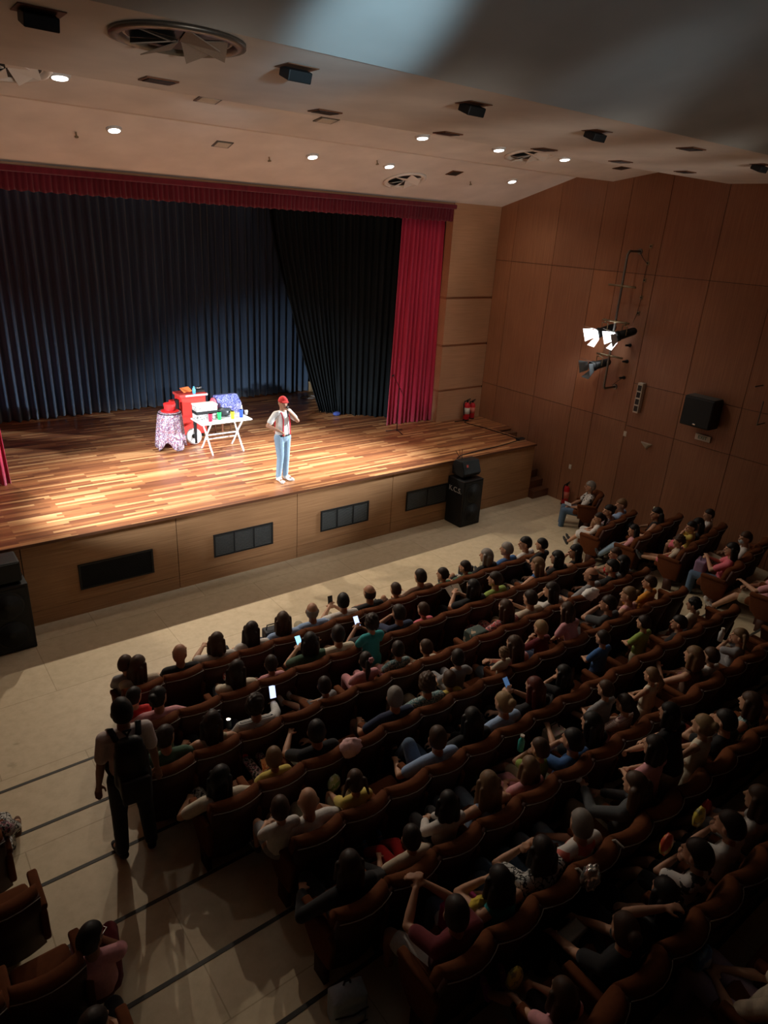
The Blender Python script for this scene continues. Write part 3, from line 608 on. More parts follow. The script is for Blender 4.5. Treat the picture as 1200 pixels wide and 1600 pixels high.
g = G(); g.box((0, 0, .05), (.24, .16, .02), rx=.5, rz=.3); o = part('orange_card', g, mat('card_orange', (.85, .2, .06), .5)); o.location = (-7.45, 4.25, ZC+.02); tag(o, 'tilted orange card prop on top of the red cabinet', 'card')
g = G(); g.lathe((0, 0, 0), (0, 0, .17), [(0, .035), (.6, .04), (.8, .02), (1, .02)], 12); o = part('spray_bottle', g, mat('bottle_blue', (.1, .45, .75), .3), smooth=True); o.location = (-7.33, 4.08, ZC); tag(o, 'light blue bottle on top of the red cabinet', 'bottle')
t = thing('tray', 'black tray of silver things on the red cabinet', 'tray', (-7.17, 4.28, ZC)); g = G(); g.bb(-.14, .14, -.1, .1, 0, .05); part('base', g, M_BLACK, t)
for k in range(5): g = G(); g.ball((-.09+.045*k, .03*math.sin(k*2), .08), .035); part('ball', g, M_STEEL, t, True)
t = thing('spoked_wheel', 'white wheel prop leaning at the foot of the red cabinet', 'wheel', (-7.53, 3.72, H+.19)); n = 28; V = []; F = []
t.rotation_euler = (-.25, 0, .1)
for i in range(n):
    a = 2*PI*i/n
    for j in range(8): b = 2*PI*j/8; V.append(((.16+.03*math.cos(b))*math.cos(a), .03*math.sin(b), (.16+.03*math.cos(b))*math.sin(a)))
for i in range(n):
    for j in range(8): F.append((i*8+j, i*8+(j+1) % 8, ((i+1) % n)*8+(j+1) % 8, ((i+1) % n)*8+j))
g = G(); g.add(V, F); part('tyre', g, M_WHITE, t, True); g = G(); g.cyl((0, -.02, 0), (0, .02, 0), .05); part('hub', g, M_BLACK, t, True)
g = G(); g.cyl((0, -.006, 0), (0, .006, 0), .15, n=28); part('disc', g, mat('disc_grey', (.6, .62, .62), .4), t)
t = thing('black_stocking', 'long black cloth strip hanging from the table to the wheel', 'cloth', (-7.66, 3.3, H)); g = G(); g.lathe((0, 0, .75), (.06, .12, .12), [(0, .02), (.1, .045), (.6, .035), (1, .03)], 10, sq=.5); part('strip', g, M_BLACK, t, True)
# draped stand with top hat
t = thing('side_table', 'small round prop table hidden under a sequinned cloth', 'table', (-8.1, 3.62, H))
g = G(); g.cyl((0, 0, .83), (0, 0, .85), .26, n=24); part('tabletop', g, M_BLACK, t); g = G(); g.cyl((0, 0, .2), (0, 0, .83), .02); part('pole', g, M_METAL, t)
for k in range(3): a = 2*PI*k/3+1; g = G(); g.cone((0, 0, .25), .012, (.28*math.cos(a), .28*math.sin(a), .012), .012); part('leg', g, M_METAL, t, True)
def drape(name, label, loc, R, top, drop, m, sq=1, seed=1, corner=4):
    g = G(); n = 72; V = []; F = []; rr = random.Random(seed); ph = rr.random()*6
    rings = [(0.02, 0), (.6, 0), (.95, 0), (1.03, .03), (1.08, .15), (1.13, .4), (1.17, .7), (1.2, 1)]
    for fr, dz in rings:
        for i in range(n):
            a = 2*PI*i/n; cn = abs(math.cos(corner/2*(a+ph)))**1.5; w = 1+dz*.10*math.sin(a*11+ph)+dz*.05*math.sin(a*5)
            r = R*fr*w*(1+.12*dz*cn); V.append((r*math.cos(a), r*math.sin(a)*sq, top-dz*drop*(.74+.26*cn)))
    for j in range(len(rings)-1):
        for i in range(n): F.append((j*n+i, j*n+(i+1) % n, (j+1)*n+(i+1) % n, (j+1)*n+i))
    F.append(tuple(range(n))); g.add(V, F); o = link(name, g.mesh(name), m); md = o.modifiers.new('s', 'SOLIDIFY'); md.thickness = .008; o.location = loc
    return tag(o, label, 'cloth')
seq = pattern('sequins', [(.34, .30, .34), (.12, .06, .12), (.46, .40, .44), (.18, .12, .2), (.30, .12, .14)], 55, 'voronoi', .4)
drape('sequin_cloth', 'pink and silver sequinned cloth draped over the round prop table', (-8.1, 3.62, H), .245, .862, .85, seq, seed=4)
g = G(); g.lathe((0, 0, 0), (0, 0, .17), [(0, .19), (.06, .195), (.08, .115), (.1, .112), (.97, .13), (1, .125)], 28); o = part('top_hat', g, mat('hat_red', (.75, .03, .03), .4), smooth=False); o.location = (-8.1, 3.60, H+.872)
tag(o, 'bright red top hat standing on the sequinned cloth', 'hat')
g = G(); g.lathe((0, 0, .02), (0, 0, .05), [(0, .120), (1, .121)], 28); ob = part('hat_band', g, mat('hat_band', (.45, .01, .02), .5), o, True)
# chair with blue sparkly cloth
t = thing('wooden_chair', 'dark wooden chair behind the table under a shiny blue cloth', 'chair', (-6.52, 4.15, H))
for x, y in ((-.2, -.2), (.2, -.2), (-.2, .2), (.2, .2)): g = G(); g.cyl((x, y, 0), (x, y, .45 if y < 0 else .9), .02); part('leg', g, M_DARKWOOD, t)
g = G(); g.bb(-.22, .22, -.22, .22, .43, .47); part('seat', g, M_DARKWOOD, t); g = G(); g.bb(-.2, .2, .18, .21, .6, .9); part('backrest', g, M_DARKWOOD, t)
blu = pattern('blue_sequins', [(.10, .12, .42), (.20, .22, .55), (.45, .47, .7), (.05, .07, .28)], 60, 'voronoi', .3)
g = G(); pts = [(-.27, .35), (-.25, .80), (.0, .98), (.2, .95), (.26, .9), (.27, .45)]; g.prism([(a, b) for a, b in pts], 'X', -.28, .28)
o = link('blue_cloth', g.mesh('blue_cloth', remesh=.03, soften=3), blu); o.location = (-6.50, 4.15, H); tag(o, 'shiny blue sequinned cloth heaped over the chair', 'cloth')
g = G(); g.ball((0, 0, 0), (.08, .2, .28)); o = part('pink_cloth', g, mat('cloth_coral', (.7, .15, .2), .6), smooth=True); o.location = (-6.84, 4.15, H+.65); tag(o, 'coral cloth hanging at the left side of the blue cloth', 'cloth')
# ================================================================ SEATS
def seat_meshes():
    g = G(); secs = []
    base = [(.235, .40), (.205, .60), (.165, .78), (.14, .86), (.11, .905), (.06, .925), (.005, .915), (-.02, .88), (-.01, .84), (.035, .80), (.10, .60), (.14, .40)]
    n = len(base); V = []; F = []; us = [-1, -.93, -.75, -.4, 0, .4, .75, .93, 1]
    for u in us:
        e = 1-.25*abs(u)**8; cy = sum(p[0] for p in base)/n; cz_ = sum(p[1] for p in base)/n
        for (y, z) in base: V.append((.245*u, (y-.09)*e+.09+.075*u*u-.03, z-.022*abs(u)**3*(z > .7)))
    m = len(us)
    for i in range(m-1):
        for j in range(n): F.append((i*n+j, i*n+(j+1) % n, (i+1)*n+(j+1) % n, (i+1)*n+j))
    F.append(tuple(range(n))[::-1]); F.append(tuple((m-1)*n+i for i in range(n)))
    g.add(V, F); back = g.mesh('backrest')
    g = G(); V = []; F = []
    prof_ = [(.03, .875), (.10, .60), (.15, .38), (.16, .16), (.13, .16), (.11, .38), (.06, .60), (-.02, .875)]; k = len(prof_)
    for u in us:
        for (y, z) in prof_: V.append((.25*u, y-.03+.075*u*u-.006, z-.02*abs(u)**3))
    for i in range(m-1):
        for j in range(k): F.append((i*k+j, i*k+(j+1) % k, (i+1)*k+(j+1) % k, (i+1)*k+j))
    F.append(tuple(range(k))[::-1]); F.append(tuple((m-1)*k+i for i in range(k))); g.add(V, F); panel = g.mesh('back_panel')
    g = G(); P = [(.25*u, -.02-.03+.075*u*u-.008, .872-.02*abs(u)**3) for u in us]; g.tube(P, .0045, 5); pip = g.mesh('piping')
    g = G(); g.box((0, .37, .415), (.43, .46, .12), rx=.05); cush = g.mesh('seat_cushion', bevel=.04)
    g = G(); g.prism([(.10, .24), (.34, .22), (.48, .36), (.53, .60), (.50, .64), (.12, .64), (.06, .58)], 'X', -.030, .030); g.bb(-.042, .042, .10, .53, .59, .655); arm = g.mesh('armrest', bevel=.02)
    g = G(); g.bb(-.20, .20, .22, .48, .28, .36); g.bb(-.05, .05, .25, .40, 0, .3); g.bb(-.285, -.235, .16, .32, 0, .27); ped = g.mesh('pedestal')
    return back, panel, pip, cush, arm, ped
SM = seat_meshes()
def seat(x, y, z, rz, label, group, last=False):
    t = thing('theatre_seat', label, 'seat', (x, y, z), rz, group)
    link('backrest', SM[0], M_SEAT, t); p = link('back_panel', SM[1], M_SEATD, t); link('piping', SM[2], M_EDGE, p)
    link('seat_cushion', SM[3], M_SEAT, t); link('armrest', SM[4], M_SEAT, t).location = (-.26, 0, 0)
    if last: link('armrest', SM[4], M_SEAT, t).location = (.26, 0, 0)
    link('pedestal', SM[5], M_SEATD, t); return t
MAIN = {1: (-11.55, -3.75, 15), 2: (-11.68, -3.38, 16), 3: (-11.84, -3.0, 17), 4: (-11.52, -3.28, 16), 5: (-11.11, -3.31, 15), 6: (-11.24, -3.3, 15), 7: (-10.89, -3.3, 15), 8: (-11.02, -3.3, 15), 9: (-9.9, -7.3, 5)}
ROWN = ['', 'front row', 'second row', 'third row', 'fourth row', 'fifth row', 'sixth row', 'seventh row', 'eighth row', 'nearest row']
OCC = {}     # filled by the people list below
def spos(k, i):
    a, b, n = MAIN[k]; w = (b-a)/n; return a+w*(i+.5), rowy(k), RISE*(k-1)
RB = {'A': (-.15, -2.27, 40, 1), 'B': (-1.84, -3.61, 9.6, 3), 'C': (-1.85, -4.44, 8.7, 4), 'D': (-1.75, -5.34, 8.8, 4), 'E': (-1.96, -6.32, 9.3, 4), 'F': (-2.1, -7.25, 9.3, 4)}
RZ = {'A': 0, 'B': 0, 'C': .1, 'D': .2, 'E': .3, 'F': .4}
RBN = {'A': 'lone corner seat by the wall', 'B': 'front side row', 'C': 'second side row', 'D': 'third side row', 'E': 'fourth side row', 'F': 'fifth side row'}
def rpos(k, i):
    x, y, a, n = RB[k]; a = math.radians(a)
    if k == 'A': return x, y, RZ[k], a
    d = .52*(i+.5); return x+d*math.cos(a), y+d*math.sin(a), RZ[k], a
LB = {3: (-13.12, 2), 4: (-13.0, 3), 5: (-12.86, 3), 6: (-12.75, 3)}
def lpos(k, i): return LB[k][0]-.52*(i+.5), rowy(k), RISE*(k-1)

# ================================================================ PEOPLE
def ik(a, b, l1, l2, pole):
    a = Vector(a); b = Vector(b); d = b-a; L = min(d.length, (l1+l2)*.995); d.normalize(); b = a+d*L
    c = (l1*l1-l2*l2+L*L)/(2*L); h = math.sqrt(max(l1*l1-c*c, 0)); p = Vector(pole); p = (p-d*p.dot(d)).normalized()
    return a+d*c+p*h, b
ARMS = {  # (left target, right target, left pole, right pole) in metres for an adult sitting; x>0 is the person's right? left = -x
 'lap': ((-.07, .56, .64), (.07, .58, .63), (-1, -.3, -.6), (1, -.3, -.6)),
 'knees': ((-.13, .66, .66), (.13, .66, .66), (-1, -.2, -.5), (1, -.2, -.5)),
 'rest': ((-.25, .52, .70), (.25, .52, .70), (-1, -.6, -.3), (1, -.6, -.3)),
 'phone': ((-.05, .55, .88), (.06, .54, .86), (-1, 0, -.9), (1, 0, -.9)),
 'face': ((-.03, .36, 1.04), (.08, .50, .66), (-.8, .4, -1), (1, -.2, -.6)),
 'mouth2': ((-.03, .40, 1.03), (.04, .40, 1.02), (-1, .2, -.8), (1, .2, -.8)),
 'cross': ((.13, .42, .80), (-.13, .44, .83), (-1, 0, -.6), (1, 0, -.6)),
 'fwd': ((-.10, .64, .82), (.11, .58, .70), (-1, -.2, -.6), (1, -.2, -.6)),
 'phoneR': ((-.07, .5, .66), (.34, .66, .74), (-1, -.3, -.6), (1, -.2, -.6)),
 'tri': ((-.06, .62, .98), (.02, .64, .98), (-1, .0, -.7), (1, .0, -.7)),
 'behind': ((-.16, .14, 1.20), (.10, .50, .64), (-1, .6, .2), (1, -.2, -.6)),
}
def skeleton(age, mode, legs, arms, yaw, lean):
    s = 1.0 if age == 'adult' else .68; J = {}
    if mode == 'sit':
        py, pz = (.27, .54) if s == 1 else (.24, .52)
        J['pel'] = Vector((0, py, pz)); J['che'] = Vector((0, py-.045*s+lean*.5, pz+.25*s)); J['nec'] = Vector((0, py-.07*s+lean, pz+.44*s)); hd = .155 if s == 1 else .135
        J['head'] = J['nec']+Vector((0, .03, hd))
        hw = .09*s; kz = pz+.02
        K = {'floor': ((-.12*s, py+.43*s, kz), (-.12*s, py+.45*s, kz-.44*s)), 'out': ((-.11*s, py+.42*s, kz), (-.12*s, py+.72*s, kz-.32*s)),
             'straight': ((-.09*s, py+.42*s, kz-.0), (-.10*s, py+.80*s, kz-.03)), 'wide': ((-.24*s, py+.37*s, kz+.02), (-.20*s, py+.42*s, kz-.42*s)),
             'cross': ((.02*s, py+.43*s, kz+.08), (.20*s, py+.52*s, kz-.24*s)), 'up': ((-.1*s, py+.25*s, kz+.30*s), (-.1*s, py+.42*s, kz-.02))}
        for sd, nm in ((-1, 'L'), (1, 'R')):
            l = legs
            if legs == 'cross' and sd == 1: l = 'floor'
            if legs == 'up' and sd == 1: l = 'floor'
            k, a = K[l]; J['hip'+nm] = Vector((sd*hw, py+.01, pz)); kx = k[0]*(-sd) if True else k[0]
            J['kne'+nm] = Vector((kx, k[1], k[2])); J['ank'+nm] = Vector((a[0]*(-sd), a[1], a[2]))
            J['toe'+nm] = J['ank'+nm]+(Vector((0, .14*s, -.03*s)) if l in ('floor', 'wide', 'cross') else Vector((0, .10*s, .10*s)))
        A = ARMS[arms]; T = [Vector(A[0]), Vector(A[1])]
        if s != 1: T = [Vector((t.x*s, py+(t.y-.27)*s, pz+(t.z-.54)*s)) for t in T]
    else:
        k = s
        J['pel'] = Vector((0, 0, .95*k)); J['che'] = Vector((0, lean*.4, 1.20*k)); J['nec'] = Vector((0, lean*.7-.01, 1.45*k)); J['head'] = J['nec']+Vector((0, .025+lean*.25, .155 if s == 1 else .14))
        for sd, nm in ((-1, 'L'), (1, 'R')):
            fx, fy = (0, 0) if legs != 'stride' else ((.0, .12) if sd == -1 else (.0, -.06)); w = .13 if legs != 'close' else .09
            J['hip'+nm] = Vector((sd*.09*k, 0, .92*k)); J['kne'+nm] = Vector((sd*(w-.015)*k, (.02+fy*.6)*k, .50*k)); J['ank'+nm] = Vector((sd*w*k, fy*k-.02, .085*k)); J['toe'+nm] = Vector((sd*(w+.04)*k, (fy+.14)*k, .035*k))
        A = {'down': ((-.26, .06, .80), (.26, .06, .80), (-.4, -1, 0), (.4, -1, 0)), 'mic': ((-.03, .17, 1.45), (.25, .20, 1.12), (-.9, .2, -1), (1, -.7, -.2)),
             'front': ((-.08, .30, 1.08), (.08, .30, 1.06), (-1, -.3, -.5), (1, -.3, -.5)), 'lean': ((-.14, .42, .98), (.14, .42, .98), (-1, -.3, -.5), (1, -.3, -.5))}[arms]
        T = [Vector(A[0])*k, Vector(A[1])*k]
    shw = .17*s
    for sd, nm, t, pl in ((-1, 'L', T[0], A[2]), (1, 'R', T[1], A[3])):
        sh = J['nec']+Vector((sd*shw, 0, -.055*s)); J['sho'+nm] = sh; J['elb'+nm], J['wri'+nm] = ik(sh, t, .28*s, .25*s, pl)
    J['yaw'] = math.radians(yaw); J['s'] = s; J['mode'] = mode
    return J
def hand(g, J, nm, sd, curl=.6, grip=False):
    s = J['s'] if J['s'] == 1 else .72; w = J['wri'+nm]; d = (w-J['elb'+nm]).normalized()
    up = Vector((0, 0, 1)) if abs(d.z) < .8 else Vector((0, 1, 0)); side = d.cross(up).normalized(); up = side.cross(d).normalized()   # side = towards +x for forward hands
    pal = -up; th = side*(-sd)     # thumb on the inner side
    g.cone(w, .026*s, w+d*.075*s, .032*s, side=side, sq=.5)
    for i, (o, L) in enumerate(((-.026, .062), (-.009, .074), (.009, .070), (.026, .055))):
        b = w+d*.085*s+th*(-o)*s; c = .25+curl*.5; m = b+(d*math.cos(c)+pal*math.sin(c))*L*.55*s; c2 = c+curl*1.1; e = m+(d*math.cos(c2)+pal*math.sin(c2))*L*.5*s
        g.cone(b, .0095*s, m, .0088*s, n=8); g.cone(m, .0088*s, e, .0075*s, n=8)
    b = w+d*.03*s+th*.025*s; m = b+(d*.6+th*.7+pal*.3).normalized()*.035*s; e = m+(d*.85+th*.15+pal*.5).normalized()*.03*s
    g.cone(b, .013*s, m, .0105*s, n=8); g.cone(m, .0105*s, e, .009*s, n=8)
def headM(J): return Matrix.Rotation(J['yaw'], 3, 'Z')
def headscale(J): return 1.08 if J['s'] == 1 else .95
def limb(g, J, a, ra, b, rb): g.cone(J[a], ra, J[b], rb)
BODY = {}
def body_mesh(J):
    g = G(); s = J['s']; X = (1, 0, 0); rs = s if s == 1 else .74
    g.cone(J['pel'], .145*rs, J['che'], .135*rs, side=X, sq=.72, n=16); g.cone(J['che'], .135*rs, J['nec']-Vector((0, 0, .10*s)), .14*rs, side=X, sq=.68, n=16)
    g.cone(J['shoL'], .052*rs, J['shoR'], .052*rs); g.cone(J['nec']-Vector((0, 0, .05*s)), .06*rs, J['head'], .047*rs)
    for n, sd in (('L', -1), ('R', 1)):
        limb(g, J, 'sho'+n, .050*rs, 'elb'+n, .038*rs); m = J['elb'+n].lerp(J['wri'+n], .3); g.cone(J['elb'+n], .036*rs, m, .038*rs); g.cone(m, .038*rs, J['wri'+n], .025*rs)
        hand(g, J, n, sd)
        limb(g, J, 'hip'+n, .088*rs, 'kne'+n, .056*rs); m = J['kne'+n].lerp(J['ank'+n], .35); g.cone(J['kne'+n], .054*rs, m, .054*rs); g.cone(m, .054*rs, J['ank'+n], .034*rs)
        g.cone(J['ank'+n], .034*rs, J['toe'+n], .03*rs)
    M = headM(J); c = J['head']; k = headscale(J)
    def T(p): return c+M @ (Vector(p)*k)
    g.ball(c, (.076*k, .096*k, .112*k), 18, 12, M); g.cone(T((0, .035, -.06)), .054*k, T((0, .055, -.085)), .034*k, side=M @ Vector(X))
    g.cone(T((0, .088, .01)), .012*k, T((0, .108, -.022)), .015*k, n=8)
    g.cone(T((-.035, .078, .032)), .014*k, T((.035, .078, .032)), .014*k, n=8); g.cone(T((-.018, .086, -.053)), .011*k, T((.018, .086, -.053)), .011*k, n=8)
    for sd in (-1, 1): g.ball(T((sd*.078, -.004, -.004)), (.012*k, .02*k, .032*k), 8, 6, M)
    return g.mesh('body', remesh=.0085 if s == 1 else .0075, soften=2)
def shirt_mesh(J, sleeve, hem):
    g = G(); s = J['s']; X = (1, 0, 0); rs = s if s == 1 else .74; e = .016
    low = J['pel']-Vector((0, 0, .0)) if J['mode'] == 'sit' else J['pel']+Vector((0, 0, .05*s))
    g.cone(low, .155*rs+e*.4, J['che'], .142*rs+e*.4, side=X, sq=.76, n=16); g.cone(J['che'], .142*rs+e*.4, J['nec']-Vector((0, 0, .10*s)), .148*rs, side=X, sq=.72, n=16)
    if sleeve != 'none':
        g.cone(J['shoL'], .052*rs+e, J['shoR'], .052*rs+e)
        for n in 'LR':
            if sleeve == 'short': b = J['sho'+n].lerp(J['elb'+n], .68); g.cone(J['sho'+n], .05*rs+e, b, .046*rs+e)
            else: g.cone(J['sho'+n], .05*rs+e, J['elb'+n], .038*rs+e); g.cone(J['elb'+n], .038*rs+e, J['elb'+n].lerp(J['wri'+n], .9), .028*rs+e)
    else:
        g.cone(J['shoL'].lerp(J['shoR'], .22)+Vector((0, 0, .012)), .048*rs+e*.5, J['shoR'].lerp(J['shoL'], .22)+Vector((0, 0, .012)), .048*rs+e*.5)
    if hem == 'dress':
        for n in 'LR':
            if J['mode'] == 'sit': g.cone(J['hip'+n], .10*rs+e, J['kne'+n], .075*rs+e)
            else: g.cone(J['hip'+n], .10*rs+e, J['kne'+n]*1.0, .12*rs)
        if J['mode'] == 'sit': g.cone(J['pel'], .1*rs, (J['kneL']+J['kneR'])/2, .07*rs, side=X, sq=.6)
        else: g.cone(J['pel'], .15*rs, (J['kneL']+J['kneR'])/2, .15*rs, side=X, sq=.8)
    return g.mesh('shirt', remesh=.011, soften=3)
def pants_mesh(J, kind):
    g = G(); s = J['s']; X = (1, 0, 0); rs = s if s == 1 else .74; e = .014
    g.cone(J['pel'], .148*rs+e*.4, J['pel']+Vector((0, 0, -.03)), .148*rs+e*.4, side=X, sq=.8, n=16)
    for n in 'LR':
        if kind == 'shorts': g.cone(J['hip'+n], .09*rs+e, J['hip'+n].lerp(J['kne'+n], .78), .068*rs+e)
        else:
            g.cone(J['hip'+n], .09*rs+e, J['kne'+n], .057*rs+e); m = J['kne'+n].lerp(J['ank'+n], .35); g.cone(J['kne'+n], .056*rs+e, m, .056*rs+e*.8); g.cone(m, .056*rs+e*.8, J['kne'+n].lerp(J['ank'+n], .93), .045*rs+e)
    return g.mesh('trousers', remesh=.011, soften=2)
def shoes_mesh(J, n):
    g = G(); s = J['s'] if J['s'] == 1 else .74
    if 1:
        a, t = J['ank'+n], J['toe'+n]; d = (t-a).normalized(); dn = Vector((0, 0, -1)) if J['mode'] != 'sit' or abs(d.z) < .5 else Vector((0, .7, -.7))
        h = a-d*.035*s+dn*.03*s; g.cone(h, .042*s, t+dn*.012*s, .036*s, sq=.9); g.cone(a, .045*s, a.lerp(t, .6), .036*s); g.cone(t, .036*s, t+d*.035*s, .028*s)
    return g.mesh('shoe', remesh=.009, soften=2)
def hair_mesh(J, style):
    g = G(); M = headM(J); c = J['head']; k = headscale(J); s = J['s']; r = random.Random(hash(style) % 7 if False else len(style))
    def T(p): return c+M @ (Vector(p)*k)
    def cap(d, grow=1.0, line=.30, low=-.45):
        face = d.y > -.05 and d.z < line+.25*max(0, .6-d.y)*0 and d.y > .15
        lowc = d.z < low
        side = d.y > -.05 and d.z < -.15
        if face or lowc or side: return .86
        return grow
    if style == 'bald': fn = lambda d: .9 if (d.z > .42 or d.y > .1 or d.z < -.45) else 1.03; g.ball(c, (.080*k, .101*k, .116*k), 20, 14, M, fn)
    elif style == 'cap':
        g.ball(c+M @ Vector((0, 0, .01)), (.090*k, .108*k, .118*k), 20, 14, M, lambda d: 1.0 if d.z > .15 else .82)
        g.cone(T((0, .10, .045)), .07*k, T((0, .135, .03)), .06*k, side=M @ Vector((1, 0, 0)), sq=.14)
    elif style == 'curly': g.ball(c+M @ Vector((0, -.008, .01)), (.092*k, .112*k, .128*k), 30, 20, M, lambda d: cap(d, 1.03+.05*math.sin(13*d.x+2)*math.sin(12*d.y)+.05*math.sin(14*d.z+7*d.x)))
    else: g.ball(c+M @ Vector((0, -.004, .004)), (.083*k, .105*k, .121*k), 24, 16, M, lambda d: cap(d, 1.03+.015*math.sin(20*d.x)*math.sin(17*d.y+3), low=-.5))
    if style in ('long', 'longside'):
        L = -.30 if s == 1 else -.24
        for x, w in ((-.055, .040), (0, .052), (.055, .040)): g.cone(T((x, -.06, .01)), w*k*1.1, T((x*1.25, -.10, L)), w*k*.8, side=M @ Vector((1, 0, 0)), sq=.62)
        for x in (-.078, .078): g.cone(T((x, .0, .03)), .028*k, T((x*1.1, -.02, -.17)), .028*k)
    if style == 'bob':
        for x, w in ((-.05, .045), (0, .055), (.05, .045)): g.cone(T((x, -.055, .0)), w*k, T((x*1.2, -.06, -.11)), w*k*.9)
        for x in (-.078, .078): g.cone(T((x, .0, .03)), .028*k, T((x*1.1, -.0, -.11)), .028*k)
    if style == 'curlylong':
        for x in (-.08, -.03, .03, .08): g.cone(T((x, -.05, .0)), .05*k, T((x*1.4, -.08, -.26)), .05*k)
    if style == 'bun': g.ball(T((0, -.095, .06)), .045*k, 14, 9)
    if style == 'ponytail': g.cone(T((0, -.10, .05)), .026*k, T((0, -.16, -.03)), .034*k); g.cone(T((0, -.16, -.03)), .034*k, T((0, -.135, -.19)), .012*k)
    if style == 'pigtails':
        for x in (-1, 1): g.ball(T((x*.075, -.05, .06)), .026*k); g.cone(T((x*.085, -.06, .05)), .022*k, T((x*.12, -.07, -.10)), .012*k)
    return g.mesh('hair', remesh=.008, soften=1)
MC = {}
def cached(key, fn):
    if key not in MC: MC[key] = fn()
    return MC[key]
HC = {'black': (.010, .008, .007), 'dark': (.022, .013, .009), 'brown': (.055, .028, .015), 'light': (.17, .10, .05), 'blond': (.30, .20, .10), 'grey': (.22, .20, .18), 'red': (.10, .02, .012), 'auburn': (.13, .05, .02)}
SK = {'a': (.48, .27, .17), 'b': (.40, .21, .13), 'c': (.30, .15, .09), 'd': (.58, .36, .25)}
CC = {'white': (.62, .60, .57), 'cream': (.6, .54, .42), 'grey': (.24, .24, .25), 'dgrey': (.06, .065, .07), 'black': (.012, .012, .014), 'navy': (.02, .03, .07), 'blue': (.04, .12, .32), 'lblue': (.28, .40, .62), 'jeans': (.09, .15, .24), 'ljeans': (.22, .32, .42),
      'red': (.55, .03, .03), 'maroon': (.12, .012, .018), 'pink': (.62, .30, .33), 'coral': (.62, .12, .10), 'teal': (.03, .30, .32), 'green': (.26, .36, .08), 'dgreen': (.05, .10, .06), 'yellow': (.62, .50, .12), 'orange': (.6, .25, .03), 'khaki': (.36, .32, .22), 'beige': (.5, .42, .32), 'lilac': (.42, .34, .46), 'purple': (.3, .05, .3), 'brown': (.12, .06, .035)}
PATS = {'stripes': ([(.6, .6, .58), (.03, .03, .05), (.6, .6, .58)], 15, 'stripe'), 'pstripes': ([(.62, .5, .46), (.2, .08, .09), (.62, .5, .46), (.62, .5, .46)], 8, 'stripe'), 'floral': ([(.03, .03, .035), (.55, .5, .48), (.3, .08, .12), (.03, .03, .035)], 26, 'noise'),
        'bwfloral': ([(.5, .5, .48), (.02, .02, .02), (.55, .55, .52)], 20, 'noise'), 'redfloral': ([(.5, .05, .06), (.5, .45, .4), (.4, .02, .05), (.1, .08, .08)], 30, 'noise'), 'tealfloral': ([(.08, .2, .22), (.4, .45, .42), (.05, .12, .14)], 30, 'noise'), 'logo': ([(.62, .6, .58), (.62, .6, .58), (.62, .6, .58), (.05, .05, .05)], 14, 'noise'), 'orangelogo': ([(.6, .58, .55), (.6, .58, .55), (.6, .15, .12)], 6, 'noise')}
def cloth(c):
    if c in PATS: return pattern('cloth_'+c, *PATS[c])
    return mat('cloth_'+c, CC[c], .9, sheen=.1, bscale=45)
def skinm(c): return mat('skin_'+c, SK[c], .55, spec=.35, bscale=20)
def hairm(c): return mat('hair_'+c, HC[c], .55, spec=.3, bscale=90)
EYE = mat('eye', (.02, .015, .012), .2); LIP = mat('lips', (.35, .08, .07), .5)
def person(label, loc, rz, age='adult', hair='short', hc='dark', top='grey', bot='jeans', arms='lap', legs='floor', mode='sit', yaw=0, lean=0, sleeve='short', hem='', skin='a', shoe='dgrey', face=False, scale=None, group=None, bare=False):
    J = skeleton(age, mode, legs, arms, yaw, lean); key = (age, mode, legs, arms, yaw, lean)
    t = thing('person', label, 'person', loc, rz, group)
    if scale: t.scale = (scale,)*3
    link('body', cached(('b',)+key, lambda: body_mesh(J)), skinm(skin), t)
    link('dress' if hem == 'dress' else 'shirt', cached(('s', sleeve, hem)+key, lambda: shirt_mesh(J, sleeve, hem)), cloth(top), t)
    if hem != 'dress': link('shorts' if bot.startswith('s_') else 'trousers', cached(('p', bot[:2] == 's_', age, mode, legs), lambda: pants_mesh(J, 'shorts' if bot.startswith('s_') else 'long')), cloth(bot.replace('s_', '')), t)
    for n in ('' if bare else 'LR'): link('shoe', cached(('f', n, age, mode, legs), lambda: shoes_mesh(J, n)), cloth(shoe), t)
    if hair != 'none': link('cap' if hair == 'cap' else 'hair', cached(('h', hair, age, mode, yaw, lean), lambda: hair_mesh(J, hair)), cloth('red') if hair == 'cap' else hairm(hc), t)
    if face:
        M = headM(J); c = J['head']; k = headscale(J)
        for sd in (-1, 1):
            g = G(); g.ball(c+M @ (Vector((sd*.031, .091, .012))*k), (.012*k, .008*k, .007*k), 8, 6, M); part('eye', g, EYE, t, True)
        g = G(); g.ball(c+M @ (Vector((0, .098, -.054))*k), (.02*k, .008*k, .006*k), 8, 6, M); part('mouth', g, LIP, t, True)
    t['_J'] = 0; del t['_J']
    return t, J
def yb(x, y, rz=0):
    a = math.degrees(math.atan2(-(-6.9-x), .8-y))-math.degrees(rz); a = max(-60, min(60, a)); return int(round(a/20.0))*20
HELD = []
def W2(t, p): return Matrix.Translation(t.location) @ t.rotation_euler.to_matrix().to_4x4() @ Vector(p)
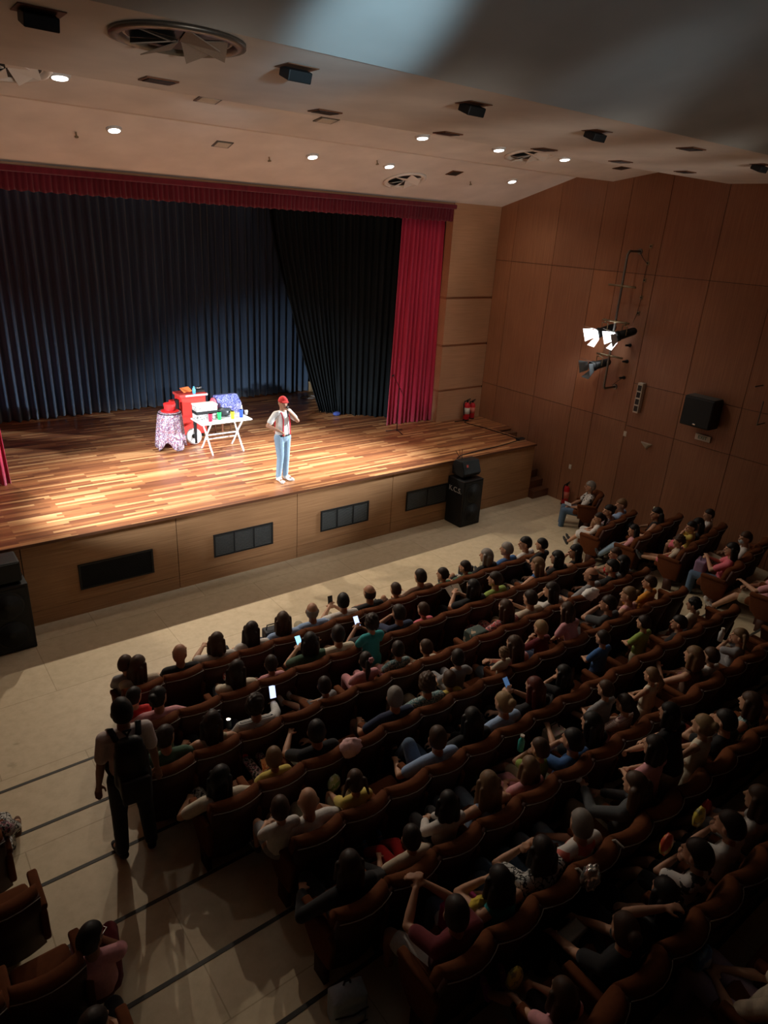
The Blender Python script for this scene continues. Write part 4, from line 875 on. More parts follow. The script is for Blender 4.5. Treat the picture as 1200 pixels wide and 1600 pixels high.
def P(k, i, label, dx=0, dy=0, dz=0, turn=None, hold=None, **kw):
    if isinstance(k, int) and k > 0: x, y, z = spos(k, i); rz = 0; grp = 'audience in the centre block'
    elif isinstance(k, int): x, y, z = lpos(-k, i); rz = 0; grp = 'audience in the left block'
    else: x, y, z, rz = rpos(k, i); grp = 'audience in the right side block'
    if kw.get('mode') == 'stand': y += .42 if dy == 0 else 0
    yw = kw.pop('yaw', None)
    if yw is None: yw = yb(x, y, rz)
    tr = math.radians(yw*.25) if turn is None else math.radians(turn)
    yw = int(round((yw-math.degrees(tr))/20.0))*20
    if kw.get('mode') != 'stand': kw['scale'] = kw.get('scale', 1)*1.08; dz -= .20 if kw.get('age') != 'child' else .09; dy += .05
    OCC.setdefault((k, i), label)
    t, J = person(label, (x+dx, y+dy, z+dz), rz+tr, yaw=yw, group=grp, **kw)
    if hold: HELD.append((hold, t, J))
    return t
# ---------------------------------------------------------------- the performer
pt_, pJ = person('man in red cap, white shirt and red braces speaking into a microphone on stage', (-6.93, .66, H), math.radians(192), hair='cap', top='white', bot='ljeans', arms='mic', legs='close', mode='stand', yaw=-20, sleeve='short', skin='b', shoe='white', face=True, group=None, scale=1.0)
for sd in (-1, 1):
    g = G(); P_ = [(sd*.075, -.125, .98), (sd*.078, -.135, 1.2), (sd*.08, -.06, 1.425), (sd*.082, .06, 1.43), (sd*.082, .125, 1.30), (sd*.085, .125, 1.15), (sd*.09, .125, .98)]
    for a, b in zip(P_, P_[1:]): g.cone(a, .016, b, .016, side=(1, 0, 0), sq=.5, n=8)
    part('braces', g, mat('braces_red', (.6, .03, .05), .6), pt_, True)
g = G(); g.lathe((0, 0, .955), (0, 0, .985), [(0, .162), (1, .162)], 24, side=(1, 0, 0), sq=.78); part('belt', g, M_BLACK, pt_, True)
for sd in 'LR':
    a = pJ['ank'+sd]; g = G(); g.cone(a+Vector((0, -.04, -.055)), .035, a+Vector((0, .16, -.06)), .036, sq=.5); part('sole', g, M_WHITE, pt_, True)
mh = W2(pt_, pJ['wriL']+(pJ['wriL']-pJ['elbL']).normalized()*.06)
t = thing('microphone', 'black handheld microphone at the performer\'s mouth', 'microphone', mh.to_3d() if hasattr(mh, 'to_3d') else mh, pt_.rotation_euler.z)
g = G(); g.cone((.0, .02, -.12), .014, (0, .0, .03), .020); part('handle', g, M_BLACK, t, True); g = G(); g.ball((0, -.005, .055), .03); part('head', g, mat('mic_mesh', (.12, .12, .12), .3, .8), t, True)

# ---------------------------------------------------------------- the man standing in the aisle
sm, sJ = person('tall man in light T-shirt and dark trousers with black backpack, standing in left aisle', (-12.03, -5.47, .3), math.radians(-6), hair='short', hc='black', top='grey', bot='black', arms='down', legs='floor', mode='stand', skin='c', shoe='black', scale=1.09)
for o_ in sm.children:
    if o_.name.startswith('shirt'): o_.material_slots[0].material = mat('cloth_palegrey', (.66, .58, .56), .9)
bp = thing('backpack', 'black backpack on the back of the man standing in the aisle', 'backpack', (-12.03, -5.47, .3), math.radians(-6)); bp.scale = (1.09,)*3
g = G(); g.cone((0, -.20, 1.05), .155, (0, -.19, 1.34), .135, side=(1, 0, 0), sq=.68, n=20); g.box((0, -.24, 1.05), (.24, .15, .26)); g.cone((-.05, -.17, 1.40), .07, (.05, -.17, 1.40), .07); link('pack_body', g.mesh('pack_body', remesh=.018, soften=6), M_BLACK, bp)
g = G(); g.box((0, -.335, 1.04), (.24, .05, .24)); part('front_pocket', g, mat('pack_dark', (.018, .018, .02), .7), bp, True, bevel=.02)
g = G(); g.tube([(0, -.14, 1.47), (-.03, -.14, 1.52), (.03, -.14, 1.52), (.0, -.14, 1.47)], .009); part('top_handle', g, M_BLACK, bp, True)
for sd in (-1, 1):
    g = G(); Q = [(sd*.09, -.13, 1.44), (sd*.115, -.04, 1.50), (sd*.12, .07, 1.42), (sd*.13, .13, 1.25), (sd*.165, .03, 1.05), (sd*.12, -.14, .98)]
    for a, b in zip(Q, Q[1:]): g.cone(a, .026, b, .024, side=(1, 0, 0), sq=.4, n=8)
    part('shoulder_strap', g, M_BLACK, bp, True)

# ================================================================ AUDIENCE, CENTRE BLOCK
# front row
P(1, 0, 'woman with long brown hair leaning over a small child, left end of front row', hair='long', hc='brown', top='beige', bot='jeans', arms='cross', dx=-.02, lean=.03)
P(1, 0, 'small brown-haired child on a lap at the left end of the front row', dx=-.14, dy=.13, dz=.10, age='child', hair='short', hc='brown', top='grey', bot='grey', legs='floor', sleeve='long')
P(1, 1, 'bald man in black and white top in the front row', hair='none', top='black', bot='s_khaki', arms='lap', legs='wide', skin='b')
P(1, 2, 'brown-haired person in white shirt with raised hands, front row', hair='bob', hc='brown', top='white', bot='khaki', arms='fwd', legs='wide')
P(1, 3, 'woman with very long dark hair and white top in front row', hair='long', hc='dark', top='white', bot='s_white', arms='lap', legs='out')
P(1, 4, 'woman with long auburn-brown hair beside the bald man in blue', hair='long', hc='brown', top='lblue', bot='navy', arms='lap', hold='darkbag')
P(1, 5, 'balding man in pale blue shirt leaning left in the front row', hair='bald', hc='grey', top='lblue', bot='khaki', arms='rest', legs='cross', skin='b', dx=-.03)
P(1, 6, 'dark-haired man in white shirt holding up a dark phone', hair='short', hc='black', top='white', bot='khaki', arms='phone', legs='cross', hold='phone_off')
P(1, 7, 'balding man in dark shirt, middle of the front row', hair='bald', hc='dark', top='black', bot='beige', arms='knees', skin='b')
P(1, 8, 'small brown-haired child low in a front row seat', age='child', hair='short', hc='brown', top='brown', bot='s_brown', legs='up', skin='a')
P(1, 9, 'short-haired man in brown top, middle of front row', hair='short', hc='dark', top='brown', bot='s_beige', arms='rest', legs='cross')
P(1, 10, 'short dark-haired child in dark green, front row', age='child', hair='short', hc='dark', top='dgreen', bot='s_khaki', arms='rest')
P(1, 11, 'man slumped low with knees up in the front row, right half', age='child', hair='short', hc='dark', top='dgreen', bot='s_black', arms='knees', legs='up')
P(1, 12, 'grey-haired woman in black dress with big patterned bag, front row', hair='bob', hc='grey', top='black', bot='bwfloral', arms='lap', legs='out', hold='darkbag')
P(1, 13, 'grey-haired man in royal blue polo, second from the right of front row', hair='short', hc='grey', top='blue', bot='khaki', arms='lap', legs='cross', skin='b')
P(1, 14, 'dark-haired man in white shirt at the right end of front row', hair='short', hc='black', top='white', bot='grey', arms='rest', legs='out', face=True)
# second row
P(2, 0, 'woman with black hair and pale top at the left of second row', hair='bun', hc='black', top='pink', bot='black', arms='rest', dx=.06)
P(2, 0, 'child with black hair and bright red top, left end of second row', dx=-.15, dy=.22, dz=.05, age='child', hair='short', hc='black', top='red', bot='navy')
P(2, 2, 'long dark-haired person in white holding a red thing, second row', hair='long', hc='dark', top='cream', bot='ljeans', arms='knees', hold='redbox', dx=.02)
P(2, 3, 'child in pink top with bare knees and dark hair, second row', age='child', hair='short', hc='dark', top='pink', bot='s_pink', arms='lap', legs='out')
P(2, 4, 'dark-haired woman looking down at a glowing blue-white phone', hair='bob', hc='black', top='dgreen', bot='s_dgreen', arms='phone', legs='out', dx=.10, lean=.05, hold='phone')
P(2, 5, 'man in pale T-shirt turning towards the girl in teal', hair='short', hc='dark', top='cream', bot='s_khaki', arms='fwd', legs='floor')
P(2, 5, 'curly-haired girl in teal dress standing behind the second row', dx=.36, dy=-.02, age='child', mode='stand', legs='close', arms='front', hair='curly', hc='dark', top='teal', hem='dress', skin='b', scale=1.12)
P(2, 6, 'dark-haired man in black beside a small lit phone screen', hair='short', hc='black', top='black', bot='black', arms='phone', skin='c', dx=.05, hold='phone_s')
P(2, 7, 'broad man in navy T-shirt, middle of the second row', hair='short', hc='dark', top='navy', bot='s_navy', arms='face', skin='b', dx=.05)
P(2, 8, 'child in yellow and orange with bare legs, middle of second row', age='child', hair='short', hc='brown', top='coral', bot='s_yellow', arms='lap', legs='out')
P(2, 10, 'black-haired woman reading a pale booklet in the second row', hair='bob', hc='black', top='black', bot='black', arms='phone', hold='book')
P(2, 11, 'woman in light green top with short dark hair, second row', hair='short', hc='dark', top='green', bot='grey', arms='lap')
P(2, 13, 'woman with long ash-brown hair and blue straps, second row', hair='long', hc='light', top='blue', bot='bwfloral', arms='rest', sleeve='none', legs='floor')
P(2, 14, 'dark-haired woman in black with two children, near right end of second row', hair='bob', hc='black', top='black', bot='black', arms='cross')
P(2, 14, 'boy in dark cap-like black hair peeking over the second row', dx=-.06, dy=.34, age='child', hair='short', hc='black', top='black', bot='black', mode='sit', dz=.22)
P(2, 15, 'woman with long black hair and black dress at second row\'s right end', hair='long', hc='black', top='black', bot='black', arms='face', sleeve='none', face=True)
# third row
P(3, 0, 'person in blue jeans with olive bag on lap, behind the standing man', hair='short', hc='dark', top='dgreen', bot='jeans', arms='rest', legs='floor', lean=.05)
P(3, 1, 'woman with long dark hair and sunglasses pushed up on her head', hair='long', hc='dark', top='khaki', bot='black', arms='rest', sleeve='none', hold='can')
P(3, 2, 'person in navy and white striped top holding up a glowing phone', hair='curly', hc='dark', top='stripes', bot='navy', arms='phoneR', legs='floor', sleeve='long', hold='phone_r')
P(3, 4, 'child in white socks with legs stretched over the seats, third row', age='child', hair='short', hc='dark', top='grey', bot='s_grey', legs='straight', arms='lap', turn=20, shoe='white')
P(3, 5, 'girl in pink with a pink flower in dark hair, third row', age='child', hair='ponytail', hc='dark', top='pink', bot='pink', sleeve='short', dz=.12, hold='flower')
P(3, 6, 'child in teal patterned top with dark hair, third row', age='child', hair='short', hc='dark', top='tealfloral', bot='s_pink', legs='out', dz=.10)
P(3, 7, 'child lying back with socks up, middle of the third row', age='child', hair='short', hc='brown', top='beige', bot='s_beige', legs='straight', arms='lap', dz=-.05)
P(3, 10, 'woman with long brown hair and red flowered dress, third row', hair='long', hc='brown', top='redfloral', hem='dress', arms='rest', dx=-.02)
P(3, 11, 'dark-haired person in grey-brown holding a book, third row', hair='short', hc='dark', top='beige', bot='khaki', arms='phone')
P(3, 12, 'dark-haired woman in white blouse raising her hand to her face', hair='long', hc='dark', top='white', bot='white', arms='face', sleeve='short')
P(3, 14, 'balding man in grey T-shirt behind a white cloth, third row', hair='bald', hc='dark', top='grey', bot='grey', arms='rest', skin='b', dx=-.05)
P(3, 15, 'black-haired person with pale tablet near the right of third row', hair='short', hc='black', top='black', bot='black', arms='phone')
P(3, 15, 'dark-haired person in grey leaning close, near third row\'s right end', dx=.3, hair='bob', hc='black', top='grey', bot='grey', arms='lap')
P(3, 16, 'boy in red T-shirt at the right end of the third row', age='child', hair='short', hc='brown', top='red', bot='s_khaki', arms='lap', dy=.3, dz=.08, face=True)
# fourth row
P(4, 0, 'woman with long black hair and black-and-white floral skirt', hair='long', hc='black', top='cream', bot='bwfloral', arms='rest', sleeve='short', legs='floor', dx=-.09, dz=-.05)
P(4, 1, 'small child in flowery leggings and red shoes, fourth row', age='child', hair='short', hc='light', top='yellow', bot='floral', legs='straight', arms='lap', shoe='red', hold='card')
P(4, 2, 'man in black T-shirt and khaki trousers with clasped hands', hair='short', hc='black', top='black', bot='khaki', arms='fwd', legs='wide', skin='b')
P(4, 4, 'grey-haired man in navy T-shirt and khaki shorts, fourth row', hair='short', hc='grey', top='navy', bot='s_khaki', arms='rest', legs='wide', dx=.03)
P(4, 5, 'person with curly brown hair and flowered shirt, fourth row', hair='curly', hc='brown', top='tealfloral', bot='beige', arms='rest')
P(4, 6, 'boy in blue-grey T-shirt on a seat edge, fourth row', age='child', hair='short', hc='dark', top='grey', bot='grey', dz=.18, dy=.1, arms='rest', dx=.06)
P(4, 6, 'little child in yellow holding a snack bag, fourth row', age='child', dx=-.15, hair='short', hc='brown', top='yellow', bot='s_yellow', hold='yellowbag')
P(4, 8, 'woman with long brown hair and pink shoulders, hugging her arms', hair='long', hc='brown', top='pink', bot='s_ljeans', arms='cross', sleeve='short')
P(4, 7, 'curly toddler in cream pyjamas standing on a seat', age='child', mode='stand', legs='close', arms='front', hair='curly', hc='light', top='cream', bot='cream', dy=.15, dz=.30, dx=.15, scale=.72)
P(4, 9, 'child with blond hair bending over a glowing toy, fourth row', age='child', hair='short', hc='blond', top='maroon', bot='navy', arms='phone', lean=.1, dx=.12, dz=.08)
P(4, 10, 'girl in pink T-shirt with long hair leaning over the seats', age='child', mode='stand', legs='close', arms='lean', hair='long', hc='brown', top='pink', bot='s_navy', lean=.2, dy=.1, dx=.03, scale=1.08)
P(4, 12, 'man in dark grey T-shirt with bare knees, fourth row', hair='short', hc='dark', top='dgrey', bot='s_grey', arms='face', legs='floor', skin='b', dx=.0)
P(4, 13, 'woman with brown hair tied up and pink shoulders, fourth row', hair='bun', hc='light', top='pink', bot='grey', arms='rest', sleeve='none')
P(4, 14, 'small child in orange top with brown hair, fourth row', age='child', hair='short', hc='brown', top='orange', bot='s_orange', dz=.16, face=True)
# fifth row
P(5, 0, 'bald man with glasses in white T-shirt beside a toddler', hair='none', top='white', bot='khaki', arms='rest', legs='floor', sleeve='short', dx=.0, skin='a')
P(5, 0, 'toddler in white T-shirt sitting left of the bald man', dx=-.27, dy=.05, dz=.12, age='child', hair='short', hc='brown', top='white', bot='s_grey')
P(5, 1, 'child with pink hair bobble holding a bag of snacks, fifth row', age='child', hair='pigtails', hc='brown', top='yellow', bot='s_khaki', arms='knees', dz=.05, hold='greenbag')
P(5, 3, 'fair person in pale grey T-shirt lying back with raised knee', hair='short', hc='brown', top='lblue', bot='jeans', arms='rest', legs='up', lean=-.02)
P(5, 4, 'dark-haired person in a black coat, almost lost in shadow', hair='long', hc='black', top='black', bot='black', arms='lap', sleeve='long')
P(5, 5, 'woman with blond hair in a bun and grey-blue top', hair='bun', hc='blond', top='lblue', bot='black', arms='rest')
P(5, 6, 'woman with dark red hair looking at a striped lit screen', hair='long', hc='red', top='black', bot='black', arms='phone', hold='phone_s')
P(5, 7, 'black-haired child with bare arms, middle of the fifth row', age='child', hair='bob', hc='black', top='black', bot='s_black', arms='mouth2', dz=.08)
P(5, 9, 'boy in blue T-shirt standing between the fifth and fourth rows', age='child', mode='stand', legs='close', arms='front', hair='short', hc='dark', top='blue', bot='navy', dx=-.1)
P(5, 10, 'child in lime yellow top standing, arms raised to the face', age='child', mode='stand', legs='close', arms='front', hair='short', hc='dark', top='green', bot='s_khaki', dx=.2, dy=.35)
P(5, 12, 'boy with black hair and black T-shirt near fifth row\'s right end', age='adult', scale=.9, hair='short', hc='black', top='black', bot='black', arms='lap', face=True)
P(5, 13, 'curly-haired child in cream top at fifth row\'s right end', age='child', mode='stand', legs='close', arms='front', hair='curly', hc='black', top='cream', bot='s_cream', dx=-.15, dy=.30, scale=.95, skin='b')
# sixth row
P(6, 0, 'dark-haired woman in black with a yellow cuff, left end of sixth row', hair='bob', hc='dark', top='black', bot='black', arms='rest', sleeve='long')
P(6, 1, 'child in red trousers and blue shoes with an orange cup', age='child', hair='short', hc='dark', top='beige', bot='red', legs='out', arms='rest', shoe='blue', dx=.12, hold='orangecup')
P(6, 2, 'girl with black hair and white blouse turned to the aisle', age='child', hair='bob', hc='black', top='white', bot='black', dz=.16, sleeve='long')
P(6, 3, 'woman with very long straight blond-brown hair, sixth row', hair='long', hc='light', top='lblue', bot='ljeans', arms='rest', sleeve='none')
P(6, 4, 'fair-haired child in white flowered top slouching, sixth row', age='child', hair='bob', hc='light', top='pink', bot='pink', arms='lap', legs='out', dx=.05)
P(6, 5, 'child in green top lifting a turquoise bottle, sixth row', age='child', hair='short', hc='brown', top='green', bot='s_khaki', arms='mouth2', legs='out', dx=-.16, dy=.12, hold='bottle')
P(6, 5, 'dark-haired man in bright blue T-shirt leaning over a child', hair='short', hc='black', top='blue', bot='khaki', arms='face', dx=.14, skin='b', dy=-.06)
P(6, 6, 'black-haired woman with a pastel bag on her knees', hair='long', hc='black', top='black', bot='black', arms='fwd', hold='pastelbag')
P(6, 7, 'girl with dark ponytail in red-striped cream top, sixth row', age='child', hair='ponytail', hc='dark', top='pstripes', bot='s_pink', arms='lap', legs='straight', dz=.10, dx=.05)
P(6, 7, 'child with short brown hair leaning on the seat backs ahead', age='child', mode='stand', legs='close', arms='front', hair='short', hc='brown', top='grey', bot='s_grey', dx=-.02, dy=.5)
P(6, 9, 'girl in cream vest with fair ponytail standing in sixth row', age='child', mode='stand', legs='close', arms='front', hair='ponytail', hc='light', top='cream', bot='cream', sleeve='none', dx=-.3, dy=.4, scale=.95)
P(6, 10, 'woman in dark top stretching both arms over the seat ahead', hair='bob', hc='light', top='brown', bot='black', arms='fwd', sleeve='none', lean=.08, dx=.08)
P(6, 10, 'small girl with white headband beside the stretching woman', age='child', hair='short', hc='brown', top='white', bot='s_pink', dx=.33, dz=.05, arms='lap', legs='out')
P(6, 12, 'girl with two hair ties drinking from a bottle, right edge', age='child', hair='pigtails', hc='light', top='grey', bot='s_grey', arms='mouth2', dz=.1, legs='out', face=True, hold='bottle2')
# seventh row
P(7, 0, 'man in maroon T-shirt and white shorts making a triangle with hands', hair='short', hc='dark', top='maroon', bot='s_white', arms='tri', legs='wide', skin='b', dx=.04)
P(7, 1, 'woman in turquoise top with black hair, hand at her mouth', hair='bob', hc='black', top='teal', bot='jeans', arms='face', sleeve='none', legs='wide')
P(7, 2, 'woman with dark hair and black and white patterned top', hair='bob', hc='dark', top='bwfloral', bot='jeans', arms='mouth2', legs='floor')
P(7, 3, 'grey-haired man in white T-shirt with red print', hair='short', hc='grey', top='orangelogo', bot='ljeans', arms='lap', legs='floor', skin='b')
P(7, 5, 'woman with long curly brown hair holding a white ball', hair='curlylong', hc='brown', top='dgrey', bot='khaki', arms='fwd', sleeve='long', dx=-.18, hold='ball')
P(7, 6, 'girl in pink T-shirt standing beside the person in black', age='child', mode='stand', legs='close', arms='front', hair='bob', hc='dark', top='pink', bot='pink', dx=-.35, dy=.35, scale=1.12)
P(7, 6, 'tall person in black T-shirt and pale trousers standing among the rows', mode='stand', legs='floor', arms='lean', hair='bob', hc='black', top='black', bot='beige', dx=-.05, dy=.3, lean=.15, scale=.92)
P(7, 7, 'blond girl in pale yellow dress standing in the seventh row', age='child', mode='stand', legs='close', arms='front', hair='bun', hc='blond', top='cream', hem='dress', sleeve='none', dx=-.15, dy=.25, scale=1.12)
P(7, 8, 'person in black top with a coral bag on the lap, right edge', hair='short', hc='black', top='black', bot='s_black', arms='mouth2', legs='out', hold='coralbag', dx=-.05)
P(7, 9, 'woman with brown hair and green straps, right edge of seventh row', hair='bob', hc='brown', top='tealfloral', bot='s_beige', arms='rest', sleeve='none')
# eighth row
P(8, 0, 'child in purple shoes opening a yellow snack bag at bottom edge', age='child', hair='bob', hc='brown', top='pink', bot='s_black', arms='knees', legs='out', shoe='purple', hold='yellowbag', dx=.35)
P(8, 2, 'woman with hair in a bun and black T-shirt, eighth row', hair='bun', hc='brown', top='black', bot='black', arms='knees')
P(8, 3, 'woman with dark hair, shiny hair clip and black top', hair='long', hc='black', top='black', bot='black', arms='behind', hold='clip')
P(8, 4, 'boy in white T-shirt eating from a red snack bag', age='child', scale=1.15, hair='short', hc='dark', top='logo', bot='s_black', arms='mouth2', legs='out', skin='b', hold='redsnack')
P(8, 5, 'boy in white T-shirt with a yellow-green snack bag', age='child', scale=1.15, hair='short', hc='dark', top='white', bot='s_black', arms='mouth2', legs='out', skin='b', hold='yellowbag2')
P(8, 6, 'child in white top holding a red bag, right edge of eighth row', age='child', scale=1.15, hair='bob', hc='brown', top='white', bot='s_grey', arms='lap', legs='out', hold='redball')
P(9, 1, 'person in lilac trousers and white top, bottom right corner', hair='short', hc='brown', top='cream', bot='lilac', arms='lap', legs='floor', hold='bluething')
# ================================================================ RIGHT SIDE BLOCK
P('A', 0, 'man in white printed T-shirt and jeans reading in the corner seat', hair='short', hc='grey', top='logo', bot='jeans', arms='lap', legs='floor', skin='b', face=True, yaw=0, hold='booklet', shoe='black')
P('B', 0, 'small girl in white dress with dark hair, side block front seat', age='child', hair='ponytail', hc='dark', top='white', hem='dress', legs='out', arms='lap', dz=.05)
P('B', 1, 'woman with dark tied hair and patterned blouse, front side row', hair='bun', hc='black', top='floral', bot='white', arms='lap', face=True, dx=-.05)
P('B', 2, 'man in light blue shirt with hand at mouth by the wall', hair='short', hc='light', top='lblue', bot='s_brown', arms='face', legs='cross', face=True, sleeve='short')
P('C', 0, 'child in pink top and pale leggings with dark hair, second side row', age='child', hair='bob', hc='black', top='pink', bot='ljeans', legs='out', arms='lap')
P('C', 2, 'woman with curly black hair, pale flower and black top', hair='curlylong', hc='black', top='black', bot='black', sleeve='none', arms='rest', face=True, hold='darkbag')
P('D', 0, 'curly brown-haired girl with legs stretched out, third side row', age='child', hair='curly', hc='brown', top='beige', bot='s_coral', legs='straight', arms='lap')
P('D', 1, 'boy in yellow T-shirt with black hair, third side row', age='child', hair='short', hc='black', top='yellow', bot='s_coral', arms='mouth2', dz=.15, face=True)
P('D', 2, 'woman with black hair in the dark of third side row', hair='bob', hc='black', top='black', bot='black', arms='rest', face=True, dx=-.1)
P('D', 3, 'child in white shirt at the wall end of third side row', age='child', hair='short', hc='dark', top='white', bot='navy', dz=.16, sleeve='long', dx=-.1)
P('E', 1, 'woman in coral top with black hair and purple backpack on lap', hair='long', hc='black', top='coral', bot='jeans', arms='phone', legs='floor', face=True, hold='purplebag', dx=-.2, dy=-.05)
P('E', 2, 'person in white shirt and face mask with beige trousers', hair='short', hc='brown', top='white', bot='beige', arms='rest', legs='cross', face=True, dx=.05, hold='mask', sleeve='long')
P('F', 0, 'person eating from a bowl, white shoes, at right edge', hair='bob', hc='dark', top='pink', bot='s_khaki', arms='fwd', legs='out', shoe='white', dx=.1)
P('F', 1, 'child with yellow bag at the right edge of side block', age='child', hair='short', hc='dark', top='yellow', bot='s_khaki', legs='out')
# ================================================================ LEFT BLOCK
P(-3, 0, 'person with crossed legs and tan sandals, cut off at left edge', hair='bob', hc='dark', top='floral', bot='bwfloral', arms='lap', legs='cross', shoe='brown', dx=.05)
P(-5, 0, 'person with glasses and pink top turned sideways in the left block', hair='short', hc='black', top='pink', bot='maroon', arms='lap', legs='floor', turn=-12, yaw=-60, skin='c', dx=.28, dy=-.08, dz=-.05, scale=.92, sleeve='short', face=True, hold='glasses')
P(-6, 0, 'person in speckled top at the bottom left, only the head showing', hair='short', hc='dark', top='bwfloral', bot='black', dx=.0, dz=-.1)

# seats ------------------------------------------------------------------
for k, (a, b, n) in MAIN.items():
    for i in range(n):
        x, y, z = spos(k, i); occ = (k, i) in OCC
        if k == 9 and i > 3: continue
        seat(x, y, z, 0, '%s rust velvet theatre seat, %s from left aisle, %s of centre block' % ('occupied' if occ else 'empty', ORD[i], ROWN[k]), 'theatre seats of the centre block', i == n-1)
for k in RB:
    for i in range(RB[k][3]):
        x, y, z, a = rpos(k, i); occ = (k, i) in OCC
        lab = 'corner rust velvet seat turned to the stage under the man with a booklet' if k == 'A' else '%s rust velvet seat, %s from the right aisle, %s by the wall' % ('occupied' if occ else 'empty', ORD[i], RBN[k])
        seat(x, y, z, a, lab, 'theatre seats of the right side block', i == RB[k][3]-1)
for k, (x0, n) in LB.items():
    for i in range(n):
        x, y, z = lpos(k, i)
        if x < -14.2: continue
        # the aisle end is on the right here
        s_ = seat(x, y, z, 0, '%s rust velvet seat, %s from aisle, %s of the left block' % ('occupied' if (-k, i) in OCC else 'empty', ORD[i], ROWN[k]), 'theatre seats of the left block', i == 0)

